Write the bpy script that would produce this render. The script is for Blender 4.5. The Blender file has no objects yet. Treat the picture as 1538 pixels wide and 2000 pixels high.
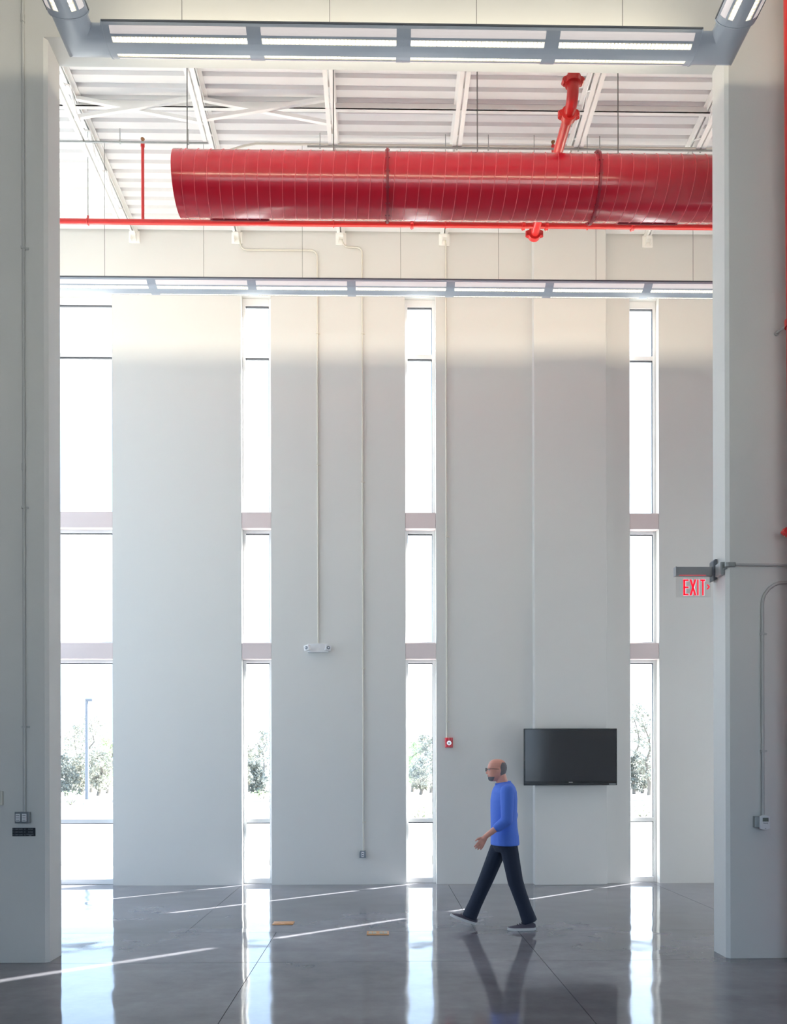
import bpy, bmesh, math, random
from mathutils import Vector, Matrix

random.seed(7)
PI = math.pi
SC = bpy.context.scene
COL = SC.collection

# ------------------------------------------------------------------ camera
F_PX, CX, HY, CAM_Z = 1538.0, 769.0, 1501.0, 1.65      # focal length / principal point of the 1538x2000 frame
YAW, ROLL = math.atan(.0166), .0022
cam_d = bpy.data.cameras.new('camera')
cam = bpy.data.objects.new('camera', cam_d); COL.objects.link(cam)
cam_d.sensor_fit = 'VERTICAL'; cam_d.sensor_height = 36; cam_d.sensor_width = 36
cam_d.lens = 36 * F_PX / 2000
cam_d.shift_y = (HY - 1000) / 2000
cam_d.clip_start = .05; cam_d.clip_end = 600
cam.matrix_world = Matrix.Translation((0, 0, CAM_Z)) @ Matrix.Rotation(-YAW, 4, 'Z') @ Matrix.Rotation(PI/2, 4, 'X') @ Matrix.Rotation(-ROLL, 4, 'Z')
SC.camera = cam

# ------------------------------------------------------------------ view + light
SC.view_settings.view_transform = 'Standard'
SC.view_settings.look = 'None'
SC.view_settings.gamma = 1
SC.view_settings.use_curve_mapping = False
SC.view_settings.exposure = 0.0
cy = SC.cycles
cy.max_bounces = 10; cy.diffuse_bounces = 6; cy.glossy_bounces = 4; cy.transparent_max_bounces = 16
cy.transmission_bounces = 6
cy.caustics_reflective = False; cy.caustics_refractive = False
cy.sample_clamp_indirect = 6
cy.use_denoising = True

SKY_STRENGTH = 0.62
SUN_STRENGTH = 40.0
LAMP_UP = 5.2          # watts per metre of up-light
LAMP_DOWN = 16.0         # emission of the lamps seen through the louvres

w = bpy.data.worlds.new('sky'); SC.world = w; w.use_nodes = True
nt = w.node_tree; nt.nodes.clear()
o_ = nt.nodes.new('ShaderNodeOutputWorld'); b_ = nt.nodes.new('ShaderNodeBackground')
s_ = nt.nodes.new('ShaderNodeTexSky'); s_.sky_type = 'NISHITA'; s_.sun_disc = False
s_.sun_elevation = math.radians(39); s_.sun_rotation = math.radians(53); s_.air_density = 1.0; s_.dust_density = 2.5; s_.ozone_density = .6
m_ = nt.nodes.new('ShaderNodeMix'); m_.data_type = 'RGBA'; m_.inputs[0].default_value = .55
m_.inputs[7].default_value = (5.6, 7.5, 10.1, 1)
nt.links.new(s_.outputs[0], m_.inputs[6]); nt.links.new(m_.outputs[2], b_.inputs[0])
b_.inputs[1].default_value = SKY_STRENGTH
nt.links.new(b_.outputs[0], o_.inputs[0])

sun_d = bpy.data.lights.new('sun', 'SUN'); sun = bpy.data.objects.new('sun', sun_d); COL.objects.link(sun)
sun_d.energy = SUN_STRENGTH; sun_d.angle = math.radians(.55); sun_d.color = (1, .96, .9)
SUN_DIR = Vector((-.795*.777, -.605*.777, -.63)).normalized()
sun.rotation_euler = SUN_DIR.to_track_quat('-Z', 'Y').to_euler()

def portal(loc, direction, sx, sy):
    d = bpy.data.lights.new('sky_portal', 'AREA'); d.shape = 'RECTANGLE'; d.size = sx; d.size_y = sy
    d.cycles.is_portal = True
    o = bpy.data.objects.new('sky_portal', d); COL.objects.link(o)
    o.location = loc; o.rotation_euler = Vector(direction).to_track_quat('-Z', 'Y').to_euler()

# ------------------------------------------------------------------ measuring: a pixel of the photograph to a point on a real plane
def ray(px, py):
    a = (px - CX) / F_PX; b = -(py - HY) / F_PX
    c, s = math.cos(ROLL), math.sin(ROLL)
    a, b = a*c + b*s, -a*s + b*c
    c, s = math.cos(YAW), math.sin(YAW)
    return (a*c + s, -a*s + c, b)
def on_y(px, py, Y):
    d = ray(px, py); t = Y / d[1]
    return Vector((d[0]*t, Y, CAM_Z + d[2]*t))
def on_z(px, py, Z):
    d = ray(px, py); t = (Z - CAM_Z) / d[2]
    return Vector((d[0]*t, d[1]*t, Z))
def on_x(px, py, X):
    d = ray(px, py); t = X / d[0]
    return Vector((X, d[1]*t, CAM_Z + d[2]*t))

# ------------------------------------------------------------------ materials
def s2l(c):
    return tuple(((v/255)/12.92 if v/255 <= .04045 else ((v/255+.055)/1.055)**2.4) for v in c)
def mat(name, rgb, rough=.5, metal=0, spec=.5, bump=0, bscale=60, vary=0, vscale=3, coat=0, emit=None, estr=0):
    m = bpy.data.materials.new(name); m.use_nodes = True
    n = m.node_tree.nodes; l = m.node_tree.links; p = n['Principled BSDF']
    c = s2l(rgb)
    p.inputs['Base Color'].default_value = (*c, 1)
    p.inputs['Roughness'].default_value = rough; p.inputs['Metallic'].default_value = metal
    p.inputs['Specular IOR Level'].default_value = spec; p.inputs['Coat Weight'].default_value = coat
    if emit:
        p.inputs['Emission Color'].default_value = (*s2l(emit), 1); p.inputs['Emission Strength'].default_value = estr
    g = n.new('ShaderNodeNewGeometry')
    if vary:
        t = n.new('ShaderNodeTexNoise'); t.inputs['Scale'].default_value = vscale; t.inputs['Detail'].default_value = 5
        l.new(g.outputs['Position'], t.inputs['Vector'])
        r = n.new('ShaderNodeMapRange'); r.inputs[3].default_value = 1-vary; r.inputs[4].default_value = 1+vary
        l.new(t.outputs[0], r.inputs[0])
        mx = n.new('ShaderNodeVectorMath'); mx.operation = 'SCALE'; mx.inputs[0].default_value = c
        l.new(r.outputs[0], mx.inputs['Scale']); l.new(mx.outputs[0], p.inputs['Base Color'])
    if bump:
        t = n.new('ShaderNodeTexNoise'); t.inputs['Scale'].default_value = bscale; t.inputs['Detail'].default_value = 3
        l.new(g.outputs['Position'], t.inputs['Vector'])
        bn = n.new('ShaderNodeBump'); bn.inputs['Strength'].default_value = bump; bn.inputs['Distance'].default_value = .004
        l.new(t.outputs[0], bn.inputs['Height']); l.new(bn.outputs[0], p.inputs['Normal'])
    return m
def emis(name, rgb, strength):
    m = bpy.data.materials.new(name); m.use_nodes = True
    n = m.node_tree.nodes; n.clear()
    o = n.new('ShaderNodeOutputMaterial'); e = n.new('ShaderNodeEmission')
    e.inputs[0].default_value = (*s2l(rgb), 1); e.inputs[1].default_value = strength
    m.node_tree.links.new(e.outputs[0], o.inputs[0]); return m
def glass_mat(name, tint=(1, 1, 1), fac_scale=1.0):
    m = bpy.data.materials.new(name); m.use_nodes = True
    n = m.node_tree.nodes; n.clear(); l = m.node_tree.links
    o = n.new('ShaderNodeOutputMaterial'); t = n.new('ShaderNodeBsdfTransparent'); g = n.new('ShaderNodeBsdfGlossy')
    t.inputs[0].default_value = (*tint, 1); g.inputs['Roughness'].default_value = .01
    # Schlick reflectance that is the same from both sides of the thin pane
    ge = n.new('ShaderNodeNewGeometry'); dt = n.new('ShaderNodeVectorMath'); dt.operation = 'DOT_PRODUCT'
    l.new(ge.outputs['Normal'], dt.inputs[0]); l.new(ge.outputs['Incoming'], dt.inputs[1])
    def mth(op, a, b=None):
        q = n.new('ShaderNodeMath'); q.operation = op; q.use_clamp = False
        for i, v in enumerate((a, b)):
            if v is None: continue
            if isinstance(v, (int, float)): q.inputs[i].default_value = v
            else: l.new(v, q.inputs[i])
        return q.outputs[0]
    f = mth('ADD', mth('MULTIPLY', mth('POWER', mth('SUBTRACT', 1.0, mth('ABSOLUTE', dt.outputs['Value'])), 5.0), .96), .04)
    mx = n.new('ShaderNodeMixShader')
    l.new(f, mx.inputs[0]); l.new(t.outputs[0], mx.inputs[1]); l.new(g.outputs[0], mx.inputs[2])
    l.new(mx.outputs[0], o.inputs[0]); return m

def blade_mat(name, rgb):
    m = bpy.data.materials.new(name); m.use_nodes = True
    n = m.node_tree.nodes; n.clear(); l = m.node_tree.links
    o = n.new('ShaderNodeOutputMaterial'); a = n.new('ShaderNodeBsdfDiffuse'); b = n.new('ShaderNodeBsdfTranslucent'); mx = n.new('ShaderNodeMixShader')
    a.inputs[0].default_value = b.inputs[0].default_value = (*s2l(rgb), 1); mx.inputs[0].default_value = .6
    l.new(a.outputs[0], mx.inputs[1]); l.new(b.outputs[0], mx.inputs[2]); l.new(mx.outputs[0], o.inputs[0]); return m

def floor_material():
    m = bpy.data.materials.new('polished_concrete'); m.use_nodes = True
    n = m.node_tree.nodes; l = m.node_tree.links; p = n['Principled BSDF']
    g = n.new('ShaderNodeNewGeometry')
    def noise(sc, det, stretch=(1, 1, 1), rough=.5):
        mp = n.new('ShaderNodeMapping'); mp.inputs['Scale'].default_value = stretch
        l.new(g.outputs['Position'], mp.inputs[0])
        t = n.new('ShaderNodeTexNoise'); t.inputs['Scale'].default_value = sc; t.inputs['Detail'].default_value = det
        t.inputs['Roughness'].default_value = rough
        l.new(mp.outputs[0], t.inputs['Vector']); return t
    a = noise(.55, 8, (1, 1.6, 1), .6); r = n.new('ShaderNodeValToRGB')
    r.color_ramp.elements[0].position = .3; r.color_ramp.elements[1].position = .72
    r.color_ramp.elements[0].color = (*s2l((100, 99, 105)), 1); r.color_ramp.elements[1].color = (*s2l((138, 137, 145)), 1)
    l.new(a.outputs[0], r.inputs[0])
    b = noise(6, 8, (1, 1, 1), .65); mr = n.new('ShaderNodeMapRange'); mr.inputs[3].default_value = .78; mr.inputs[4].default_value = 1.22
    l.new(b.outputs[0], mr.inputs[0])
    sc = n.new('ShaderNodeVectorMath'); sc.operation = 'SCALE'
    l.new(r.outputs[0], sc.inputs[0]); l.new(mr.outputs[0], sc.inputs['Scale']); l.new(sc.outputs[0], p.inputs['Base Color'])
    c = noise(1.7, 4); rr = n.new('ShaderNodeMapRange'); rr.inputs[1].default_value = .3; rr.inputs[2].default_value = .75
    rr.inputs[3].default_value = .045; rr.inputs[4].default_value = .11
    l.new(c.outputs[0], rr.inputs[0]); l.new(rr.outputs[0], p.inputs['Roughness'])
    p.inputs['IOR'].default_value = 1.62
    d = noise(2.1, 1, (1, 1, 1)); bn = n.new('ShaderNodeBump'); bn.inputs['Strength'].default_value = .36; bn.inputs['Distance'].default_value = .012
    l.new(d.outputs[0], bn.inputs['Height']); l.new(bn.outputs[0], p.inputs['Normal'])
    return m

M = dict(
    wall=mat('wall_paint', (217, 217, 215), .65, bump=.12, bscale=140),
    reveal=mat('painted_drywall', (222, 221, 217), .65, bump=.06, bscale=140),
    floor=floor_material(),
    joint=mat('joint_filler', (62, 60, 60), .6),
    deck=mat('white_painted_deck', (238, 238, 239), .45),
    steel=mat('white_painted_steel', (246, 246, 245), .4),
    seat=mat('white_steel_seat', (248, 247, 244), .5),
    cream=mat('cream_conduit_paint', (216, 213, 203), .4),
    conduit=mat('grey_painted_conduit', (188, 190, 190), .4),
    galv=mat('galvanised_steel', (165, 168, 168), .38, metal=.8, vary=.15, vscale=30),
    rod=mat('dull_steel_rod', (120, 122, 122), .5, metal=.5),
    housing=mat('grey_fixture_enamel', (188, 195, 206), .3, metal=0),
    housing_dark=mat('dark_grey_trim', (92, 97, 106), .4),
    lens=mat('perforated_white_panel', (226, 222, 222), .5, emit=(255, 240, 234), estr=.42),
    lamp=emis('warm_lamp', (255, 246, 230), LAMP_DOWN),
    louver=mat('white_reflector', (236, 236, 230), .35),
    blade=blade_mat('translucent_white_blade', (250, 248, 242)),
    frame=mat('silver_window_frame', (236, 237, 239), .42, metal=0),
    spandrel=mat('spandrel_panel', (228, 214, 214), .5),
    gasket=mat('black_gasket', (52, 55, 62), .6),
    glass=glass_mat('window_glass', (.96, .98, .98)),
    acrylic=glass_mat('clear_acrylic', (.95, .95, .95)),
    red=mat('red_duct_paint', (184, 26, 46), .22, spec=.6, coat=.25),
    redpipe=mat('red_pipe_enamel', (208, 44, 44), .3, coat=.2),
    darkred=mat('dark_red_flange', (138, 20, 40), .35),
    seam=mat('lighter_red_seam', (224, 92, 104), .3, coat=.2),
    brass=mat('brass_head', (150, 106, 70), .4, metal=.7),
    black=mat('black_plastic', (30, 32, 36), .35),
    screen=mat('dark_screen', (34, 36, 42), .16, spec=.6),
    bezel=mat('black_gloss_bezel', (20, 22, 27), .25),
    whitep=mat('white_plastic', (228, 229, 232), .4),
    greyp=mat('grey_plate', (120, 126, 134), .4, metal=.3),
    exitgrey=mat('grey_sign_housing', (150, 151, 155), .4, metal=.1),
    exitred=mat('red_letter', (240, 20, 50), .4, emit=(255, 12, 45), estr=.75),
    exitwhite=mat('white_letter_edge', (244, 232, 238), .4, emit=(255, 235, 242), estr=.25),
    alarm=mat('red_alarm_plastic', (198, 24, 48), .25, coat=.4),
    strobe=mat('clear_strobe', (226, 230, 236), .1),
    chrome=mat('chrome', (200, 200, 205), .15, metal=1),
    brassplate=mat('tan_brass_cover', (204, 148, 92), .4, metal=.2, vary=.1, vscale=25),
    lidgrey=mat('grey_outlet_lid', (176, 174, 160), .4),
    plate=mat('black_engraved_plate', (32, 38, 48), .4),
    engrave=mat('engraved_white', (150, 156, 162), .5),
    lcd=mat('lcd_glass', (108, 116, 112), .15),
    ink=mat('grey_ink', (84, 86, 100), .5),
    skin=mat('skin', (226, 162, 144), .5, vary=.06, vscale=14),
    hair=mat('grey_hair', (116, 112, 116), .8, bump=.8, bscale=180),
    shirt=mat('blue_shirt', (82, 122, 222), .8, bump=.5, bscale=26),
    jeans=mat('dark_navy_denim', (30, 40, 60), .85, bump=.5, bscale=30),
    shoe=mat('charcoal_canvas', (96, 90, 102), .85, bump=.4, bscale=220),
    sole=mat('white_rubber', (226, 224, 224), .5),
    lace=mat('black_lace', (40, 38, 44), .8),
    spect=mat('dark_glasses_frame', (38, 34, 40), .3),
    eye=mat('eye_white', (230, 226, 222), .3),
    lip=mat('lip', (178, 96, 92), .5),
    ground=mat('pale_concrete', (196, 194, 188), .8, vary=.08, vscale=.6),
    kerb=mat('kerb_concrete', (176, 176, 172), .8),
    bark=mat('grey_bark', (104, 98, 92), .9),
    leaf_a=mat('grey_green_leaf', (138, 138, 126), .8),
    leaf_b=mat('fresh_green_leaf', (158, 178, 132), .8),
    leaf_c=mat('dark_evergreen_leaf', (98, 102, 96), .8),
    pole=mat('pole_grey', (84, 90, 102), .5),
)

# ------------------------------------------------------------------ mesh builder
class MB:
    def __init__(s): s.v = []; s.f = []
    def add(s, vs, fs):
        b = len(s.v); s.v += [tuple(p) for p in vs]; s.f += [tuple(i+b for i in f) for f in fs]; return s
    def box(s, x0, x1, y0, y1, z0, z1):
        vs = [(x, y, z) for z in (z0, z1) for y in (y0, y1) for x in (x0, x1)]
        return s.add(vs, [(0, 2, 3, 1), (4, 5, 7, 6), (0, 1, 5, 4), (2, 6, 7, 3), (0, 4, 6, 2), (1, 3, 7, 5)])
    def prism(s, poly, axis, a, b):
        """poly: 2D points (counter-clockwise); axis 'x','y','z' with the 2D pair being the two other axes in order"""
        def P(p, t):
            return (t, p[0], p[1]) if axis == 'x' else (p[0], t, p[1]) if axis == 'y' else (p[0], p[1], t)
        n = len(poly); vs = [P(p, a) for p in poly] + [P(p, b) for p in poly]
        fs = [tuple(range(n))[::-1], tuple(range(n, 2*n))] + [(i, (i+1) % n, n+(i+1) % n, n+i) for i in range(n)]
        return s.add(vs, fs)
    def tube(s, pts, r, n=10, cap=True):
        pts = [Vector(p) for p in pts]; R = r if isinstance(r, (list, tuple)) else [r]*len(pts)
        rings = []; up = None
        for i, p in enumerate(pts):
            t = ((pts[i+1]-p) if i == 0 else (p-pts[i-1]) if i == len(pts)-1 else (pts[i+1]-p).normalized()+(p-pts[i-1]).normalized()).normalized()
            if up is None:
                up = Vector((0, 0, 1)) if abs(t.z) < .9 else Vector((1, 0, 0))
            a = t.cross(up).normalized(); b = a.cross(t).normalized(); up = b
            k = 1.0
            if 0 < i < len(pts)-1:
                c = max(.4, t.dot((pts[i+1]-p).normalized())); k = 1/c
            rings.append([p + (a*math.cos(2*PI*j/n) + b*math.sin(2*PI*j/n))*R[i]*(k if k < 1.3 else 1.3) for j in range(n)])
        vs = [q for rg in rings for q in rg]; fs = []
        for i in range(len(rings)-1):
            for j in range(n):
                k = (j+1) % n; fs.append((i*n+j, i*n+k, (i+1)*n+k, (i+1)*n+j))
        if cap: fs += [tuple(range(n))[::-1], tuple(range((len(rings)-1)*n, len(rings)*n))]
        return s.add(vs, fs)
    def rings(s, rs, cap=True):
        n = len(rs[0]); vs = [q for rg in rs for q in rg]; fs = []
        for i in range(len(rs)-1):
            for j in range(n):
                k = (j+1) % n; fs.append((i*n+j, i*n+k, (i+1)*n+k, (i+1)*n+j))
        if cap: fs += [tuple(range(n))[::-1], tuple(range((len(rs)-1)*n, len(rs)*n))]
        return s.add(vs, fs)
    def ball(s, c, rx, ry=None, rz=None, n=12, m=8):
        ry = ry or rx; rz = rz or rx
        vs = [(c[0], c[1], c[2]-rz)]
        for i in range(1, m):
            a = -PI/2 + PI*i/m
            for j in range(n):
                b = 2*PI*j/n; vs.append((c[0]+rx*math.cos(a)*math.cos(b), c[1]+ry*math.cos(a)*math.sin(b), c[2]+rz*math.sin(a)))
        vs.append((c[0], c[1], c[2]+rz)); fs = [(0, 1+(j+1) % n, 1+j) for j in range(n)]
        for i in range(m-2):
            for j in range(n):
                k = (j+1) % n; fs.append((1+i*n+j, 1+i*n+k, 1+(i+1)*n+k, 1+(i+1)*n+j))
        t = len(vs)-1; o = 1+(m-2)*n; fs += [(t, o+j, o+(j+1) % n) for j in range(n)]
        return s.add(vs, fs)
    def cap_tube(s, a, b, ra, rb, n=12):
        """a limb: tapered tube with rounded ends"""
        a = Vector(a); b = Vector(b); t = (b-a).normalized()
        pts = []; rr = []
        for k in range(4):
            q = PI/2*(k+.35)/4.35; pts.append(a - t*ra*math.cos(q)); rr.append(ra*math.sin(q))
        for k in range(5):
            pts.append(a.lerp(b, k/4)); rr.append(ra+(rb-ra)*k/4)
        for k in range(4):
            q = PI/2*(k+1)/4.35; pts.append(b + t*rb*math.sin(q)); rr.append(rb*math.cos(q))
        return s.tube(pts, rr, n)
    def xform(s, mtx):
        s.v = [tuple(mtx @ Vector(p)) for p in s.v]; return s

def arc_pts(p, corner, q, r, n=6):
    """fillet of radius r at corner of the polyline p-corner-q"""
    p, c, q = Vector(p), Vector(corner), Vector(q)
    a = (p-c).normalized(); b = (q-c).normalized(); ang = a.angle(b); d = r/math.tan(ang/2)
    s, e = c+a*d, c+b*d; bis = (a+b).normalized(); o = c+bis*(r/math.sin(ang/2))
    out = []
    for i in range(n+1):
        t = i/n; v = (s-o).lerp(e-o, t).normalized()*r; out.append(o+v)
    return out

def mesh_of(name, mb, m, smooth=None):
    me = bpy.data.meshes.new(name); me.from_pydata(mb.v, [], mb.f); me.validate(); me.update()
    bm = bmesh.new(); bm.from_mesh(me); bmesh.ops.recalc_face_normals(bm, faces=bm.faces); bm.to_mesh(me); bm.free()
    me.materials.append(m)
    if smooth is not None:
        me.polygons.foreach_set('use_smooth', [True]*len(me.polygons))
        try: me.set_sharp_from_angle(angle=math.radians(smooth))
        except Exception: pass
    return me
WLOC = {}
def wloc(o): return WLOC.get(o.name, Vector((0, 0, 0)))
def link(o, parent=None, loc=None):
    COL.objects.link(o)
    if loc is None: loc = Vector((0, 0, 0))
    loc = Vector(loc)
    if parent is not None:
        o.parent = parent; o.location = loc - wloc(parent)
    else: o.location = loc
    WLOC[o.name] = loc; return o
def part(name, mb, m, parent, smooth=None, bevel=0, label=None, stuff=False, at=None):
    """one mesh in world coordinates under its thing; its origin is put at the thing's base"""
    base = wloc(parent) if at is None else Vector(at)
    if at is None: mb.v = [tuple(Vector(p)-base) for p in mb.v]
    o = bpy.data.objects.new(name, mesh_of(name, mb, m, smooth)); link(o, parent, base)
    if bevel:
        bv = o.modifiers.new('bevel', 'BEVEL'); bv.width = bevel; bv.segments = 2; bv.limit_method = 'ANGLE'
    if label: o['label'] = label
    if stuff: o['kind'] = 'stuff'
    return o
def copy_part(o, at, parent):
    c = o.copy(); COL.objects.link(c); c.parent = parent; c.location = Vector(at)-wloc(parent); WLOC[c.name] = Vector(at); return c
def thing(name, label, cat, loc, group=None):
    o = bpy.data.objects.new(name, None); o.empty_display_size = .1; link(o, None, loc)
    o['label'] = label; o['category'] = cat
    if group: o['group'] = group
    return o
def struct(name, mb=None, m=None, loc=(0, 0, 0), smooth=None, label=None, bevel=0):
    if mb is None:
        o = bpy.data.objects.new(name, None); link(o, None, loc)
    else:
        loc = Vector(loc); mb.v = [tuple(Vector(p)-loc) for p in mb.v]
        o = bpy.data.objects.new(name, mesh_of(name, mb, m, smooth)); link(o, None, loc)
        if bevel:
            bv = o.modifiers.new('bevel', 'BEVEL'); bv.width = bevel; bv.segments = 2; bv.limit_method = 'ANGLE'
    o['kind'] = 'structure'
    if label: o['label'] = label
    return o
def text_mesh(parent, name, body, loc, size, m, xs=1.0, depth=.0006, align='LEFT', label=None):
    cu = bpy.data.curves.new(name, 'FONT'); cu.body = body; cu.size = size; cu.extrude = depth; cu.align_x = align; cu.align_y = 'CENTER'
    t = bpy.data.objects.new(name, cu); COL.objects.link(t)
    dg = bpy.context.evaluated_depsgraph_get(); me = bpy.data.meshes.new_from_object(t.evaluated_get(dg))
    bpy.data.objects.remove(t)
    me.transform(Matrix.Rotation(PI/2, 4, 'X') @ Matrix.Diagonal((xs, 1, 1, 1)))
    me.materials.clear(); me.materials.append(m)
    o = bpy.data.objects.new(name, me); link(o, parent, loc)
    if label: o['label'] = label
    return o

# ================================================================== STRUCTURE
Y_FAR, Y_OUT = 11.22, 11.46           # far wall: inner and outer face
Y_NEAR, Y_BACK = 6.77, 7.05           # middle wall with the big opening
OX0, OX1, OZ = -2.838, 3.002, 7.90    # the opening
XL, XR = -7.3, 9.0                    # hall ends
YR = -7.0                             # rear of the camera's room
def deck_z(y): return 9.27 + .0417*(Y_FAR-y)
TOPZ = 10.3

# floor: saw-cut slabs on a dark bed
fl = struct('floor', label='polished grey concrete floor cut into large slabs')
part('joint_bed', MB().box(XL, XR, YR, Y_OUT, -.2, -.012), M['joint'], fl)
rows = [(-7, -4.97), (-4.97, -2.53), (-2.53, -.09), (-.09, 2.35), (2.35, 4.5), (4.5, 6.73), (6.73, 7.97), (7.97, Y_OUT)]
GAP = .0026
for i, (a, b) in enumerate(rows):
    xs = [XL, -5.945, -3.5, -1.055, 1.39, 3.835, 6.28, 9] if i < 7 else [XL, -4.90, -1.97, .96, 3.89, 6.82, 9]
    for x0, x1 in zip(xs, xs[1:]):
        part('slab', MB().box(x0+GAP, x1-GAP, a+GAP, b-GAP, -.06, 0), M['floor'], fl)

# far wall with four full-height slots
WIN = [(-5.02, -3.79), (-1.968, -1.547), (.361, .799), (3.581, 4.001)]
WTOP = 8.40
mb = MB(); xs = [XL] + [v for a in WIN for v in a] + [XR]
for i in range(0, len(xs), 2): mb.box(xs[i], xs[i+1], Y_FAR, Y_OUT, -.2, WTOP)
mb.box(XL, XR, Y_FAR, Y_OUT, WTOP, TOPZ)
struct('wall_back', mb, M['wall'], (0, Y_FAR, 0), label='tall off-white far wall with slot windows')
struct('trim_1', MB().box(2.178, 3.205, 11.075, Y_FAR, 0, deck_z(11.1)), M['wall'], (2.69, 11.15, 0), label='shallow pilaster on the far wall behind the television', bevel=.006)

# middle wall with the opening the camera looks through
mb = MB(); c = .028
mb.prism([(XL, Y_NEAR), (OX0-c, Y_NEAR), (OX0, Y_NEAR+c), (OX0, Y_BACK-c*.3), (OX0-c*.3, Y_BACK), (XL, Y_BACK)], 'z', 0, OZ)
mb.prism([(9, Y_BACK), (OX1+c*.3, Y_BACK), (OX1, Y_BACK-c*.3), (OX1, Y_NEAR+c), (OX1+c, Y_NEAR), (9, Y_NEAR)], 'z', 0, OZ)
mb.prism([(Y_NEAR, OZ), (Y_BACK, OZ), (Y_BACK, TOPZ), (Y_NEAR, TOPZ)], 'x', XL, 9)
struct('wall_front', mb, M['wall'], (0, Y_NEAR, 0), label='thick wall with the tall rectangular opening')

# end walls of the hall and shell of the camera's room (outside the frame)
def glazed_wall(wname, nname, axis, pos, a0, a1, z1, out, thick=.24, cols=4, rws=4, sill=0.0, margin=.35):
    """wall in the plane axis=pos from a0 to a1 with one glazed opening from sill to z1"""
    mb = MB(); p0, p1 = (pos, pos+out*thick) if out > 0 else (pos+out*thick, pos)
    def bx(m, u0, u1, z0, z, q0=p0, q1=p1):
        m.box(q0, q1, u0, u1, z0, z) if axis == 'x' else m.box(u0, u1, q0, q1, z0, z)
    bx(mb, a0, a0+margin, -.2, TOPZ); bx(mb, a1-margin, a1, -.2, TOPZ); bx(mb, a0+margin, a1-margin, z1, TOPZ)
    if sill > 0: bx(mb, a0+margin, a1-margin, -.2, sill)
    struct(wname, mb, M['wall'])
    win = struct(nname, loc=((pos, (a0+a1)/2, sill) if axis == 'x' else ((a0+a1)/2, pos, sill)))
    fm = MB(); m0 = pos+out*.10; q0, q1 = min(m0, m0+out*.06), max(m0, m0+out*.06)
    u = [a0+margin+(a1-a0-2*margin)*i/cols for i in range(cols+1)]; z = [sill+(z1-sill)*i/rws for i in range(rws+1)]
    for v in u: bx(fm, max(v-.03, a0+margin), min(v+.03, a1-margin), sill, z1, q0, q1)
    for v in z: bx(fm, a0+margin, a1-margin, max(v-.03, sill), min(v+.03, z1), q0, q1)
    part('frame', fm, M['frame'], win)
    g0 = (q0+q1)/2
    for i in range(cols):
        for j in range(rws):
            gm = MB(); bx(gm, u[i]+.02, u[i+1]-.02, z[j]+.02, z[j+1]-.02, g0-.004, g0+.004); part('pane', gm, M['glass'], win)
    cen = (pos+out*.2, (a0+a1)/2, (sill+z1)/2) if axis == 'x' else ((a0+a1)/2, pos+out*.2, (sill+z1)/2)
    portal(cen, (-out, 0, 0) if axis == 'x' else (0, -out, 0), a1-a0-2*margin, z1-sill)
glazed_wall('wall_left', 'window_5', 'x', XL, Y_BACK, Y_FAR, 8.6, -1, cols=3, rws=6)  # assumed end glazing, added so daylight reaches the far wall and reveals
glazed_wall('wall_rear', 'window_6', 'y', YR, XL, XR, 4.5, -1, cols=8, rws=2, sill=1.0, margin=2.8)  # assumed glazing behind the camera, added and sized to light the near wall
glazed_wall('wall_right', 'window_7', 'x', XR, Y_BACK, Y_FAR, 5.0, 1, cols=2, rws=4, margin=1.25)  # unseen glazing, added to let sun and sky brighten the hall
struct('wall_corner', MB().box(XR, XR+.24, YR-.24, Y_NEAR+.1, -.2, TOPZ), M['wall'])
struct('wall_side', MB().box(XL-.24, XL, YR-.24, Y_NEAR+.1, -.2, TOPZ), M['wall'])

# corrugated roof deck: ribs run along X, so the profile is drawn in Y-Z
mb = MB(); prof = []; y = YR
while y < Y_FAR:
    for dy, dz in ((0, 0), (.092, 0), (.104, .038), (.140, .038)):
        prof.append((y+dy, deck_z(y+dy)+dz))
    y += .152
prof = [p for p in prof if p[0] <= Y_OUT] + [(Y_OUT, deck_z(Y_OUT))]
n = len(prof)
vs = [(XL, p[0], p[1]) for p in prof] + [(XR, p[0], p[1]) for p in prof] + [(XL, p[0], p[1]+.06) for p in prof] + [(XR, p[0], p[1]+.06) for p in prof]
fs = []
for i in range(n-1): fs += [(i, i+1, n+i+1, n+i), (2*n+i, 3*n+i, 3*n+i+1, 2*n+i+1)]
fs += [(0, n, 3*n, 2*n), (n-1, 3*n-1, 4*n-1, 2*n-1)]
mb.add(vs, fs)
struct('ceiling', mb, M['deck'], (0, 0, 9.4), label='white corrugated metal roof deck')

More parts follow.
